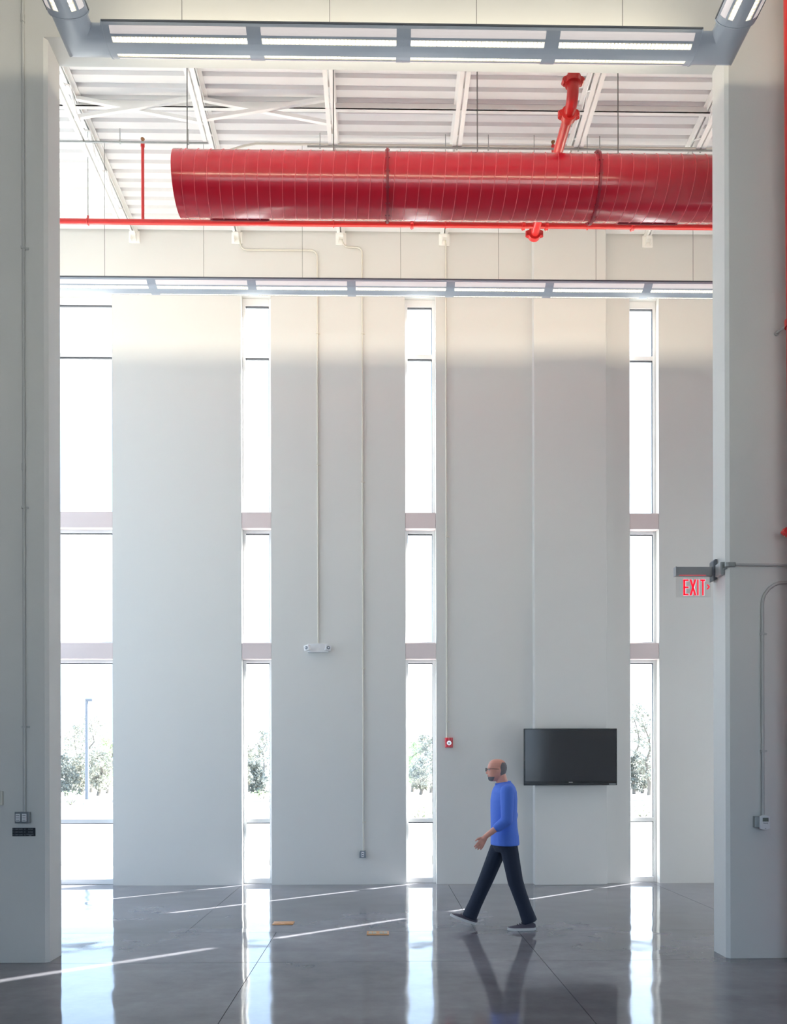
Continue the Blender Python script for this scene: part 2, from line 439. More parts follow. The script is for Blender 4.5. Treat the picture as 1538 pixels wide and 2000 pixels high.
# ------------------------------------------------------------------ slot windows
# heights of the five panes, two cover panels, two thin mullions
PANES = [(.076, .876), (.934, 3.168), (3.480, 5.030), (5.330, 7.552), (7.613, 8.297)]
COVERS = [(3.212, 3.442), (5.072, 5.300)]
RAILS = [(3.168, 3.480), (5.030, 5.330)]
MULL = [(.876, .934), (7.552, 7.613)]
FY0, FY1 = 11.34, 11.44
for k, (x0, x1) in enumerate(WIN):
    wn = struct('window_%d' % (k+1), loc=((x0+x1)/2, 11.39, 0))
    st = .043; gx0, gx1 = x0+st, x1-st
    fm = MB().box(x0, gx0, FY0, FY1, 0, WTOP).box(gx1, x1, FY0, FY1, 0, WTOP)
    fm.box(gx0, gx1, FY0, FY1, 0, .076).box(gx0, gx1, FY0, FY1, 8.297, WTOP)
    for a, b in RAILS: fm.box(gx0, gx1, FY0, FY1, a, b)
    part('frame', fm, M['frame'], wn, bevel=.004)
    for a, b in MULL: part('mullion', MB().box(gx0, gx1, FY0+.002, FY1, a, b), M['frame'], wn, bevel=.003)
    for a, b in COVERS:
        part('spandrel_panel', MB().box(x0+.002, x1-.002, Y_FAR+.004, FY0, a, b), M['spandrel'], wn, bevel=.006)
    for a, b in PANES:
        part('pane', MB().box(gx0, gx1, 11.386, 11.394, a, b), M['glass'], wn)
        part('gasket', MB().box(gx0, gx1, FY0+.012, 11.386, b-.013, b).box(gx1-.006, gx1, FY0+.012, 11.386, a, b-.013), M['gasket'], wn)
    portal(((x0+x1)/2, Y_OUT+.02, 4.2), (0, -1, 0), x1-x0, 8.3)

# ================================================================== ROOF STEEL
JX = [-6.37, -4.92, -3.47, -2.02, -.545, .925, 2.375, 3.84, 5.29, 6.74]
jl = ['outermost left roof joist, hidden past the opening edge', 'roof joist next left of the opening, above the wide window',
      'roof joist at the left edge of the opening beside the sprinkler drop', 'white roof joist above the left end of the red duct',
      'white roof joist over the middle of the first duct section', 'white roof joist right of the picture centre, above the second duct section',
      'white roof joist running just behind the red elbow pipe', 'white roof joist in the upper right corner of the opening',
      'roof joist next right, past the opening edge', 'outermost right roof joist, hidden by the wall']
for x, lab in list(zip(JX, jl))[1:-1]:
    t = thing('roof_joist', 'open web ' + lab, 'joist', (x, Y_FAR, 9.1), 'white bar joists under the roof deck')
    y0, y1 = Y_BACK, 11.215
    def run(m, xa, xb, za, zb, ya, yb):       # a bar that follows the slope of the deck
        m.add([(xx, yy, deck_z(yy)+zz) for yy in (ya, yb) for zz in (za, zb) for xx in (xa, xb)],
              [(0, 2, 3, 1), (4, 5, 7, 6), (0, 1, 5, 4), (2, 6, 7, 3), (0, 4, 6, 2), (1, 3, 7, 5)]); return m
    for s in (-1, 1):
        a, b = sorted((x+s*.010, x+s*.058))
        m = run(MB(), a, b, -.010, -.002, y0, y1); c0, c1 = sorted((x+s*.010, x+s*.016)); run(m, c0, c1, -.055, -.010, y0, y1)
        part('top_chord', m, M['steel'], t)
        yb = 9.34 if x > -3 else 10.7
        m = run(MB(), a, b, -.315, -.307, y0, yb); run(m, c0, c1, -.307, -.262, y0, yb)
        part('bottom_chord', m, M['steel'], t)
    pts = []; yy = y0+.05; up = True
    while yy < (9.3 if x > -3 else 10.65):
        pts.append((x, yy, deck_z(yy)+(-.035 if up else -.285))); yy += .30; up = not up
    pts.append((x, yy+.05, deck_z(yy)-.035))
    part('web', MB().tube(pts, .009, 6), M['steel'], t)
    z0 = deck_z(11.2)
    sm = MB().box(x-.075, x+.075, 11.205, 11.219, z0-.17, z0-.004).box(x-.03, x+.03, 11.12, 11.207, z0-.105, z0-.057).box(x-.036, x-.03, 11.13, 11.207, z0-.15, z0-.057).box(x+.03, x+.036, 11.13, 11.207, z0-.15, z0-.057)
    part('bearing_seat', sm, M['seat'], t)
# X bracing between the joists
for (xa, xb, lab) in ((-3.47, -2.02, 'crossed white bracing angles between the two leftmost joists in view'), (-2.02, -.545, 'crossed white bracing angles left of the picture centre, above the duct')):
    t = thing('cross_bracing', lab, 'bracing', ((xa+xb)/2, 9.05, 9.0), 'X bracing between joists')
    for (za, zb, yy) in ((-.29, -.03, 9.03), (-.03, -.29, 9.07)):
        a, b = Vector((xa, yy, deck_z(9.05)+za)), Vector((xb, yy, deck_z(9.05)+zb)); u = Vector((0, .018, 0)); v = Vector((0, 0, .02))
        m = MB().add([a-u-v, a+u-v, a+u+v, a-u+v, b-u-v, b+u-v, b+u+v, b-u+v], [(0, 1, 2, 3), (4, 7, 6, 5), (0, 4, 5, 1), (1, 5, 6, 2), (2, 6, 7, 3), (3, 7, 4, 0)])
        part('bracing_angle', m, M['steel'], t)
t = thing('deck_angle', 'long thin white angle crossing under the roof deck behind the bracing', 'steel angle', (0, 9.12, 9.25))
m = MB(); z = deck_z(9.15)-.07; m.box(-5.5, 5.5, 9.12, 9.128, z, z+.07).box(-5.5, 5.5, 9.12, 9.17, z, z+.008); part('angle', m, M['steel'], t)

# ceiling conduits
def conduit(name, lab, pts, r, m, base, straps=(), n=8, coup=()):
    t = thing(name, lab, 'conduit', base)
    part('tube', MB().tube(pts, r, n), m, t, smooth=50)
    for p, ax in straps:
        p = Vector(p); q = MB()
        if ax == 'z': q.box(p.x-r*1.25, p.x+r*1.25, p.y-r*1.25, p.y+r*1.4, p.z-.009, p.z+.009).box(p.x+r*1.2, p.x+r*3.2, p.y+r*.7, p.y+r*1.2, p.z-.009, p.z+.009)
        else: q.box(p.x-.009, p.x+.009, p.y-r*1.25, p.y+r*1.25, p.z-r*1.4, p.z+r*1.25).box(p.x-.004, p.x+.004, p.y-.004, p.y+.004, p.z+r, p.z+.16)
        part('strap', q, m if ax == 'z' else M['galv'], t)
    for p in coup:
        p = Vector(p); part('coupling', MB().tube([p-Vector((0, 0, .03)), p+Vector((0, 0, .03))], r*1.28, 10), m, t, smooth=50)
    return t
zc = 9.0
conduit('ceiling_conduit', 'thin grey conduit crossing left of the duct end, below the joists', [(-5.0, 9.32, 9.03), (-2.02, 9.32, 9.03)], .011, M['galv'], (-3.4, 9.32, 9.03), straps=[((x, 9.32, 9.03), 'x') for x in (-3.47, -3.05, -2.25)])
conduit('ceiling_conduit', 'thin steel conduit just above the top edge of the red duct, right half', [(-.85, 9.34, 9.02), (5.2, 9.34, 9.02)], .012, M['galv'], (2.2, 9.34, 9.02), straps=[((x, 9.34, 9.02), 'x') for x in (-.7, .925, 1.3, 2.375, 2.63, 3.84)])
conduit('ceiling_conduit', 'white conduit bending up beside the joist above the duct', [(-1.9, 9.6, 9.14), (-1.65, 9.6, 9.22), (-1.5, 9.6, 9.25), (.2, 9.6, 9.25), (5.2, 9.6, 9.25)], .013, M['cream'], (1.2, 9.6, 9.25))

# ================================================================== RED SPIRAL DUCT
DY, DZ, DR = 8.20, 7.71, .2935
def dx(px): return on_y(px, 362, DY).x
duct = thing('spiral_duct', 'large round red spiral air duct hanging across the opening under the roof', 'air duct', (dx(354), DY, DZ))
d0, f1, f2, d3 = dx(354), dx(757), dx(1159), 7.4
NS = 56
def ring_x(x, r, n=NS): return [Vector((x, DY+r*math.cos(2*PI*j/n), DZ+r*math.sin(2*PI*j/n))) for j in range(n)]
for a, b, first in ((d0, f1, True), (f1, f2, False), (f2, d3, False)):
    rs = [ring_x(a+(b-a)*i/12, DR) for i in range(13)]
    sec = part('duct_section', MB().rings(rs, True), M['red'], duct, smooth=40)
    # raised lock seam: a helix
    mbs = MB(); pitch = .1265; turns = (b-a-.03)/pitch; N = int(turns*36); R1 = DR+.0045; hw = .0042
    vs = []; fs = []
    for i in range(N+1):
        th = 2*PI*i/36; x = a+.015+pitch*th/(2*PI)
        for ddx, r in ((-hw, DR-.002), (-hw*.5, R1), (hw*.5, R1), (hw, DR-.002)):
            vs.append((x+ddx, DY+r*math.cos(-th), DZ+r*math.sin(-th)))
        if i: fs += [((i-1)*4+q, (i-1)*4+q+1, i*4+q+1, i*4+q) for q in range(3)]
    part('lock_seam', mbs.add(vs, fs), M['seam'], sec, smooth=60)
part('end_cap', MB().rings([ring_x(d0-.03, DR*.9), ring_x(d0-.03, DR+.004), ring_x(d0+.05, DR+.004), ring_x(d0+.05, DR)], True), M['red'], duct, smooth=40)
for x in (f1, f2):
    fg = part('flange', MB().rings([ring_x(x-.012, DR-.01), ring_x(x-.012, DR+.026), ring_x(x+.012, DR+.026), ring_x(x+.012, DR-.01)], True), M['darkred'], duct, smooth=40)
    bm_ = MB()
    for k in range(14):
        a = 2*PI*k/14+.2; p = Vector((x, DY+(DR+.014)*math.cos(a), DZ+(DR+.014)*math.sin(a)))
        bm_.tube([p-Vector((.022, 0, 0)), p+Vector((.022, 0, 0))], .006, 6)
    part('bolts', bm_, M['darkred'], fg, stuff=True)
for pa, pb in ((412, 526), (1206, 1322)):
    xa, xb = dx(pa)*1.02, dx(pb)*1.02
    a = -PI/2+.42
    def curved(x0, x1, a0, a1, r0, r1, seg=6):
        A = [math.radians(a0+(a1-a0)*k/seg) for k in range(seg+1)]
        poly = [(DY+r1*math.sin(q), DZ-r1*math.cos(q)) for q in A] + [(DY+r0*math.sin(q), DZ-r0*math.cos(q)) for q in A[::-1]]
        m = MB(); n = len(poly)
        m.add([(x, *p) for x in (x0, x1) for p in poly], [(k, (k+1) % n, n+(k+1) % n, n+k) for k in range(n)] +
              [(k, k+1, n-2-k, n-1-k) for k in range(seg)] + [(n+k, n+n-1-k, n+n-2-k, n+k+1) for k in range(seg)])
        return m
    g = part('register', curved(xa, xb, 28, 66, DR-.006, DR+.013), M['darkred'], duct, smooth=30)
    lm = MB()
    for k in range(5):
        q = curved(xa+.02, xb-.02, 32+k*6.4, 35+k*6.4, DR+.010, DR+.016, 1); lm.add(q.v, q.f)
    part('register_blades', lm, M['red'], g, stuff=True)
for px in (366, 652, 933, 1208):
    x = dx(px); zt = deck_z(DY)
    hg = part('hanger_rod', MB().tube([(x, DY, DZ+DR+.02), (x, DY, zt+.01)], .006, 8), M['rod'], duct)
    part('hanger_clip', MB().box(x-.035, x+.035, DY-.03, DY+.03, DZ+DR-.004, DZ+DR+.008).box(x-.014, x+.014, DY-.014, DY+.014, DZ+DR+.008, DZ+DR+.035), M['rod'], hg)

# ================================================================== SPRINKLER PIPES
PY, PZ = 9.55, 8.25
def pxp(px, py=438): return on_y(px, py, PY).x
sp = thing('sprinkler_pipe', 'red sprinkler piping behind the duct with one thick main ending in an elbow', 'pipe', (0, PY, PZ))
part('pipe', MB().tube([(XL+.05, PY, PZ), (8.9, PY, PZ)], .031, 14), M['redpipe'], sp, smooth=50)
def grooved(parent, p, ax, r, ears=1):
    """grooved coupling: fat ring with two bolted ears"""
    p = Vector(p); a = Vector(ax).normalized(); u = Vector((1, 0, 0)) if abs(a.x) < .5 else Vector((0, 1, 0)); u = (u-a*u.dot(a)).normalized(); v = a.cross(u)
    m = MB().tube([p-a*r*.62, p-a*r*.55, p+a*r*.55, p+a*r*.62], [r*1.12, r*1.42, r*1.42, r*1.12], 16)
    for s in (-1, 1):
        c_ = p+u*s*r*1.62
        m.tube([c_-v*r*.55, c_+v*r*.55], r*.36, 8)
        for q in (-1, 1):
            e = c_+v*q*r*.3; m.tube([e-a*r*.5-u*s*r*.2, e+a*r*.5-u*s*r*.2], r*.3, 6)
    return part('grooved_coupling', m, M['redpipe'], parent, smooth=40)
for px in (805, 1023, 1068, 1236): grooved(sp, (pxp(px), PY, PZ), (1, 0, 0), .033)
for px, top in ((279, 9.26), (1081, 9.28)):
    x = on_y(px, 350, PY).x
    d = part('sprinkler_drop', MB().tube([(x, PY, PZ), (x, PY, top-.06)], .0185, 10).tube([(x, PY, top-.10), (x, PY, top-.055)], .024, 10), M['redpipe'], sp, smooth=50)
    part('sprinkler_head', MB().tube([(x, PY, top-.06), (x, PY, top-.03)], .010, 8).tube([(x, PY, top-.012), (x, PY, top-.004)], .024, 12).tube([(x-.013, PY, top-.04), (x-.014, PY, top-.01)], .003, 6).tube([(x+.013, PY, top-.04), (x+.014, PY, top-.01)], .003, 6), M['brass'], d)
for px in (172, 652, 871, 1044, 1148):
    x = pxp(px)
    h = part('hanger_rod', MB().tube([(x, PY, PZ+.05), (x, PY, deck_z(PY)+.01)], .005, 6), M['galv'], sp)
    part('hanger_loop', MB().tube([(x, PY+.037*math.cos(a), PZ+.037*math.sin(a)) for a in [2*PI*i/16 for i in range(17)]], .006, 6).tube([(x, PY, PZ+.035), (x, PY, PZ+.07)], .011, 8), M['redpipe'], h)
MX = on_y(1108, 230, 8.0).x
mp = sp
part('main_pipe', MB().tube([(MX, 7.86, PZ), (MX, 9.72, PZ)], .052, 18), M['redpipe'], mp, smooth=50)
ec = [Vector((MX, 7.75, PZ+.16)), Vector((MX, 7.75, PZ)), Vector((MX, 7.90, PZ))]
part('elbow', MB().tube([ec[0]] + arc_pts(ec[0], ec[1], ec[2], .11, 8) + [ec[2]], .057, 18), M['redpipe'], mp, smooth=60)
part('riser', MB().tube([(MX, 7.75, PZ+.15), (MX, 7.75, deck_z(7.85)-.004)], .052, 18), M['redpipe'], mp, smooth=50)
grooved(mp, (MX, 7.75, PZ+.185), (0, 0, 1), .056); grooved(mp, (MX, 7.925, PZ), (0, 1, 0), .056); grooved(mp, (MX, 9.70, PZ), (0, 1, 0), .056)
part('end_plug', MB().tube([(MX, 9.70, PZ), (MX, 9.76, PZ)], .054, 18), M['redpipe'], mp, smooth=50)

# standpipe at the right edge of the frame, braced to the near wall
a = on_y(1532, 0, 6.58); b = on_y(1541, 1040, 6.58); d = (b-a)/(b.z-a.z)
rp = thing('standpipe', 'red vertical standpipe at the right picture edge in front of the grey wall', 'pipe', (a.x+.055, 6.58, 0))
def spt(z): return Vector((a.x+.056+(a.z-z)*(-d.x)*1.0, 6.58, z))
part('pipe', MB().tube([spt(0), spt(deck_z(6.7)-.03)], .055, 18), M['redpipe'], rp, smooth=50)
q = on_y(1536, 1038, 6.58)
grooved(rp, (spt(q.z).x, 6.58, q.z), (0, 0, 1), .055)
q0 = on_y(1517, 652, Y_NEAR); q1 = on_y(1535, 641, 6.66)
br = part('brace_rod', MB().tube([(q0.x, Y_NEAR-.012, q0.z), (spt(q1.z).x-.03, 6.60, q1.z)], .009, 8).tube([(q0.x, Y_NEAR-.014, q0.z), (q0.x, Y_NEAR-.002, q0.z)], .022, 10), M['conduit'], rp)
part('pipe_clamp', MB().tube([spt(q1.z-.03), spt(q1.z+.03)], .068, 18), M['redpipe'], rp, smooth=50)

# ================================================================== LINEAR LIGHT FIXTURES
FA, FB = .160, .082        # half width and depth of the half-round trough
def prof_pt(phi, k=1.0):
    a = math.radians(phi); return (-FA*k*math.cos(a), -FB*k*math.sin(a))
LENS = (20, 47); LOUV = (54, 72)
class Frame:
    """(s along, u across, v up) -> world"""
    def __init__(s, o, along, across): s.o = Vector(o); s.a = Vector(along); s.c = Vector(across)
    def __call__(s, q): return s.o + s.a*q[0] + s.c*q[1] + Vector((0, 0, q[2]))
def strip(mb, fr, p0, p1, s0, s1, k0=1.0, k1=.93, seg=None):
    """a curved slab of the trough wall between two angles"""
    seg = seg or max(1, int(abs(p1-p0)/8)); out = []; inn = []
    for i in range(seg+1):
        ph = p0+(p1-p0)*i/seg; out.append(prof_pt(ph, k0)); inn.append(prof_pt(ph, k1))
    poly = out + inn[::-1]; n = len(poly)
    vs = [fr((s0, *p)) for p in poly] + [fr((s1, *p)) for p in poly]; fs = []
    for i in range(n): fs.append((i, (i+1) % n, n+(i+1) % n, n+i))
    m = seg+1
    for i in range(seg): fs += [(i, i+1, n-2-i, n-1-i), (n+i, n+n-1-i, n+n-2-i, n+i+1)]
    mb.add(vs, fs)
def linear_light(lab, o, along, across, L, nmod, mod, gap, elbows=()):
    """o: world point of the run's start at rim height on its centre line"""
    o = Vector(o); al = Vector(along); t = thing('linear_light', lab, 'light', o + al*(L/2), 'suspended half-round linear lights')
    fr = Frame(o, along, across)
    hm = MB()
    for mir in (False, True):
        f = (lambda p: 180-p) if mir else (lambda p: p)
        strip(hm, fr, f(0), f(LENS[0]), 0, L); strip(hm, fr, f(LENS[1]), f(LOUV[0]), 0, L); strip(hm, fr, f(LOUV[1]), f(90), 0, L)
        for i in range(nmod+1):
            a = max(0, i*mod-gap/2); b = min(L, i*mod+gap/2)
            strip(hm, fr, f(LENS[0]), f(LENS[1]), a, b); strip(hm, fr, f(LOUV[0]), f(LOUV[1]), a, b)
    part('housing', hm, M['housing'], t, smooth=30)
    rim = MB()
    for s in (-1, 1):
        c0, c1 = sorted((s*FA*.96, s*FA*1.03))
        vs = [fr((ss, u, v)) for ss in (0, L) for v in (-.010, .004) for u in (c0, c1)]
        rim.add(vs, [(0, 2, 3, 1), (4, 5, 7, 6), (0, 1, 5, 4), (2, 6, 7, 3), (0, 4, 6, 2), (1, 3, 7, 5)])
    part('rim', rim, M['housing_dark'], t)
    for s in (0, L):
        e = MB(); poly = [prof_pt(p, 1.03) for p in range(0, 181, 10)]; n = len(poly); s0, s1 = (s-.006, s+.004)
        e.add([fr((s0, *p)) for p in poly]+[fr((s1, *p)) for p in poly], [tuple(range(n))[::-1], tuple(range(n, 2*n))]+[(i, (i+1) % n, n+(i+1) % n, n+i) for i in range(n)])
        part('end_plate', e, M['housing'], t)
    for i in range(1, nmod):
        if i % 2 == 0:
            e = MB(); strip(e, fr, 0, 180, i*mod-.005, i*mod+.005, 1.012, .99); part('joint_ring', e, M['housing'], t)
    # one module: lenses, lamps, louvres, then copies
    zero = Frame((0, 0, 0), along, across); ml = mod-gap
    protos = []
    for mir in (False, True):
        f = (lambda p: 180-p) if mir else (lambda p: p)
        m = MB(); strip(m, zero, f(LENS[0]-1), f(LENS[1]+1), 0, ml, .985, .955); protos.append(('lens_panel', m, M['lens'], False))
        m = MB(); strip(m, zero, f(LOUV[1]-5), f(LOUV[1]+3), -.01, ml+.01, .80, .77); strip(m, zero, f(LOUV[0]-7), f(LOUV[0]+1.5), -.01, ml+.01, .80, .77); protos.append(('lamp', m, M['lamp'], False))
        m = MB(); strip(m, zero, f(LOUV[0]-8), f(LOUV[1]+3), -.01, ml+.01, .74, .71); protos.append(('reflector', m, M['louver'], False))
        m = MB(); nb = int(ml/.030)
        for k in range(nb+1):
            ss = ml*k/nb; strip(m, zero, f(LOUV[0]), f(LOUV[1]), ss-.0035, ss+.0035, .985, .80, 1)
        strip(m, zero, f(LOUV[0]), f(LOUV[0]+1.6), 0, ml, .99, .80, 1); strip(m, zero, f(LOUV[1]-1.6), f(LOUV[1]), 0, ml, .99, .80, 1)
        protos.append(('louver', m, M['blade'], True))
    obs = None
    for i in range(nmod):
        at = o + al*(i*mod+gap/2)
        if i == 0: obs = [part(nm, m, mm, t, at=at, stuff=st) for nm, m, mm, st in protos]
        else:
            for ob in obs: copy_part(ob, at, t)
        mid = o + al*((i+.5)*mod)
        part('cable', MB().tube([mid+Vector((0, 0, -.0)), Vector((mid.x, mid.y, deck_z(mid.y)+.01))], .0028, 6), M['rod'], t)
        cm = MB(); vs = [fr(((i+.5)*mod+ss, u, v)) for ss in (-.012, .012) for v in (-.008, .0) for u in (-FA*.98, FA*.98)]
        cm.add(vs, [(0, 2, 3, 1), (4, 5, 7, 6), (0, 1, 5, 4), (2, 6, 7, 3), (0, 4, 6, 2), (1, 3, 7, 5)]); part('hanger_bar', cm, M['housing'], t)
    # the real lamps shine up and sideways out of the open trough, cut off by its rims
    for s in (-1, 1):
        d = bpy.data.lights.new('up_lamp', 'AREA'); d.shape = 'RECTANGLE'; d.size = L*.98; d.size_y = .04
        d.energy = LAMP_UP*L; d.color = (1, .88, .64)
        ob = bpy.data.objects.new('up_lamp', d); COL.objects.link(ob); ob.parent = t
        pos = o + al*(L/2) + Vector(across)*s*.012 + Vector((0, 0, .012)); ob.location = pos-wloc(t)
        dirn = (Vector(across)*s*math.cos(.04) + Vector((0, 0, math.sin(.04)))).normalized()
        z = -dirn; x = al; yv = z.cross(x)
        ob.rotation_euler = Matrix((x, yv, z)).transposed().to_euler()
    return t

FZ = 7.59
NY, FYC = 6.28+FA, 9.55+FA          # centre lines of the near and the far run
NX0, NX1, MODN = -2.205, 2.605, 1.2025
AXL, AXR = -2.43, 2.83              # centre lines of the two side arms
near = linear_light('near horizontal grey light spanning the top of the opening', (NX0, NY, FZ), (1, 0, 0), (0, 1, 0), NX1-NX0, 4, MODN, .115)
far = linear_light('far grey linear light crossing in front of the tall windows', (-2.763-1.2105*3, FYC, FZ), (1, 0, 0), (0, 1, 0), 1.2105*10, 10, 1.2105, .105)
AY = NY-.245
al_ = linear_light('left side arm light running towards the viewer at the top left corner', (AXL, AY, FZ), (0, -1, 0), (1, 0, 0), 4.81, 4, MODN, .115)
ar_ = linear_light('right side arm light running towards the viewer at the top right corner', (AXR, AY, FZ), (0, -1, 0), (1, 0, 0), 4.81, 4, MODN, .115)
def elbow(parent, x_run, xa, sgn):
    """mitred corner piece from the end of the near run to the start of an arm; sgn -1 left, +1 right"""
    poly = [prof_pt(p, .90) for p in range(0, 181, 9)]
    r1 = [Vector((x_run, NY+u, FZ+v-.006)) for u, v in poly]
    r2 = [Vector((xa+sgn*u, NY+u, FZ+v-.006)) for u, v in poly]
    r3 = [Vector((xa+sgn*u, AY+.012, FZ+v-.006)) for u, v in poly]
    part('corner_elbow', MB().rings([r1, r2, r3]), M['housing'], parent, smooth=25)
elbow(near, NX0, AXL, -1); elbow(near, NX1, AXR, 1)

# ================================================================== WALL CONDUITS AND BOXES ON THE FAR WALL
YC = Y_FAR-.016
def fw(px, py, y=YC): return on_y(px, py, y)
def bend(pts, r):
    out = [Vector(pts[0])]
    for i in range(1, len(pts)-1): out += arc_pts(pts[i-1], pts[i], pts[i+1], r, 6)
    return out+[Vector(pts[-1])]
x1 = fw(621.5, 1200).x; x2 = fw(709, 1200).x; x3 = fw(872.5, 1100).x
p0 = fw(466, 455); pm = fw(472, 488); pe = fw(621, 489)
conduit('wall_conduit', 'cream conduit jogging right below the ceiling then dropping to the emergency light', bend([(p0.x, YC, p0.z), (pm.x, YC, pm.z), (x1, YC, pe.z), (x1, YC, fw(621, 1256).z)], .09), .0125, M['cream'], (x1, YC, 4),
        straps=[((x1, YC, fw(621, y).z), 'z') for y in (651, 908)], coup=[(x1, YC, fw(621, 857).z)])
p0 = fw(667, 458); pm = fw(672, 482); pe = fw(709, 484)
conduit('wall_conduit', 'cream conduit dropping the full wall height to the low outlet box', bend([(p0.x, YC, p0.z), (pm.x, YC, pm.z), (x2, YC, pe.z), (x2, YC, fw(709, 1663).z)], .07), .0125, M['cream'], (x2, YC, 3),
        straps=[((x2, YC, fw(709, y).z), 'z') for y in (651, 942, 1306, 1606)], coup=[(x2, YC, fw(709, 854).z)])
p0 = fw(872, 452)
conduit('wall_conduit', 'cream conduit dropping beside the third window to the red alarm', [(x3, YC, p0.z), (x3, YC, fw(876, 1443).z)], .0125, M['cream'], (x3, YC, 5),
        straps=[((x3, YC, fw(872, y).z), 'z') for y in (1048, 1410)], coup=[(x3, YC, fw(872, 828).z)])

# low outlet
c = fw(709, 1668, Y_FAR)
t = thing('outlet_box', 'small grey outlet box low on the far wall', 'outlet', (c.x, Y_FAR, c.z))
part('box', MB().box(c.x-.042, c.x+.042, Y_FAR-.05, Y_FAR, c.z-.05, c.z+.05), M['galv'], t, bevel=.004)
part('cover_plate', MB().prism([(c.x-.046, c.z-.05), (c.x+.046, c.z-.05), (c.x+.046, c.z+.03), (c.x+.03, c.z+.05), (c.x-.03, c.z+.05), (c.x-.046, c.z+.03)], 'y', Y_FAR-.056, Y_FAR-.05), M['greyp'], t)
rc = part('receptacle', MB().box(c.x-.018, c.x+.018, Y_FAR-.061, Y_FAR-.056, c.z-.036, c.z+.036), M['whitep'], t, bevel=.002)
part('sockets', MB().box(c.x-.010, c.x+.010, Y_FAR-.0625, Y_FAR-.061, c.z+.008, c.z+.022).box(c.x-.010, c.x+.010, Y_FAR-.0625, Y_FAR-.061, c.z-.024, c.z-.010), M['ink'], rc)

# emergency light
c = fw(622, 1267, Y_FAR)
t = thing('emergency_light', 'white twin head emergency light on the far wall', 'emergency light', (c.x, Y_FAR, c.z))
poly = [(c.x-.145, Y_FAR), (c.x-.145, Y_FAR-.045)] + [(c.x-.13+.26*i/8, Y_FAR-.05-.028*math.sin(PI*i/8)) for i in range(9)] + [(c.x+.145, Y_FAR-.045), (c.x+.145, Y_FAR)]
part('body', MB().prism(poly, 'z', c.z-.058, c.z+.062), M['whitep'], t, smooth=30, bevel=.004)
for s, yw in ((-1, -.5), (1, .3)):
    hx, hz = c.x+s*.142, c.z-.005; hy = Y_FAR-.095
    h = MB(); sq = [(-.042, -.040), (.042, -.040), (.042, .040), (-.042, .040)]
    rs = []
    for yy, k in ((.035, .6), (.02, .9), (0, 1.0), (-.03, 1.0), (-.036, .92)): rs.append([Vector((px_*k, yy, pz_*k)) for px_, pz_ in sq])
    h.rings(rs); rot = Matrix.Translation((hx, hy, hz)) @ Matrix.Rotation(yw, 4, 'Z') @ Matrix.Rotation(.18*s, 4, 'Y'); h.xform(rot)
    hd = part('lamp_head', h, M['whitep'], t, bevel=.008)
    lens = MB().tube([(0, -.034, 0), (0, -.042, 0)], [.026, .022], 16).xform(rot); part('lens', lens, M['greyp'], hd)
    part('bulb', MB().ball((0, -.044, .0), .011).xform(rot), M['strobe'], hd, smooth=60)
    part('swivel', MB().tube([(hx, Y_FAR-.045, hz), (hx, hy+.02, hz)], .016, 10), M['whitep'], t)

# fire alarm strobe
c = fw(877, 1450.5, Y_FAR)
t = thing('fire_alarm', 'red fire alarm strobe on the far wall right of the third window', 'alarm', (c.x, Y_FAR, c.z))
poly = [(c.x-.056, Y_FAR), (c.x-.056, Y_FAR-.03)] + [(c.x-.05+.1*i/8, Y_FAR-.036-.018*math.sin(PI*i/8)) for i in range(9)] + [(c.x+.056, Y_FAR-.03), (c.x+.056, Y_FAR)]
part('body', MB().prism(poly, 'z', c.z-.07, c.z+.07), M['alarm'], t, smooth=35, bevel=.004)
part('strobe_lens', MB().ball((c.x, Y_FAR-.052, c.z-.006), .026, .02, .024), M['strobe'], t, smooth=60)
part('lens_collar', MB().tube([(c.x, Y_FAR-.056, c.z-.006), (c.x, Y_FAR-.05, c.z-.006)], .031, 16), M['chrome'], t)

# ------------------------------------------------------------------ television on the pilaster
a = on_y(1024, 1423, 10.90); b = on_y(1206, 1533.5, 10.90)
t = thing('television', 'large black flat television hung on the pilaster', 'television', ((a.x+b.x)/2, 10.9, b.z))
part('body', MB().box(a.x, b.x, 10.90, 10.945, b.z, a.z), M['bezel'], t, bevel=.004)
part('screen', MB().box(a.x+.016, b.x-.016, 10.897, 10.901, b.z+.058, a.z-.016), M['screen'], t)
part('lower_bezel', MB().box(a.x+.004, b.x-.004, 10.894, 10.901, b.z+.004, b.z+.028), M['black'], t, bevel=.002)
part('back_housing', MB().box(a.x+.25, b.x-.25, 10.945, 10.99, b.z+.12, a.z-.14), M['black'], t, bevel=.01)
part('wall_mount', MB().box((a.x+b.x)/2-.22, (a.x+b.x)/2+.22, 10.985, 11.075, b.z+.25, b.z+.5), M['black'], t)
part('badge', MB().box((a.x+b.x)/2-.028, (a.x+b.x)/2+.028, 10.8955, 10.8975, b.z+.038, b.z+.046), M['chrome'], t)
part('sticker', MB().box(b.x-.115, b.x-.02, 10.8925, 10.8945, b.z+.008, b.z+.023), M['engrave'], t, label='small pale sticker')

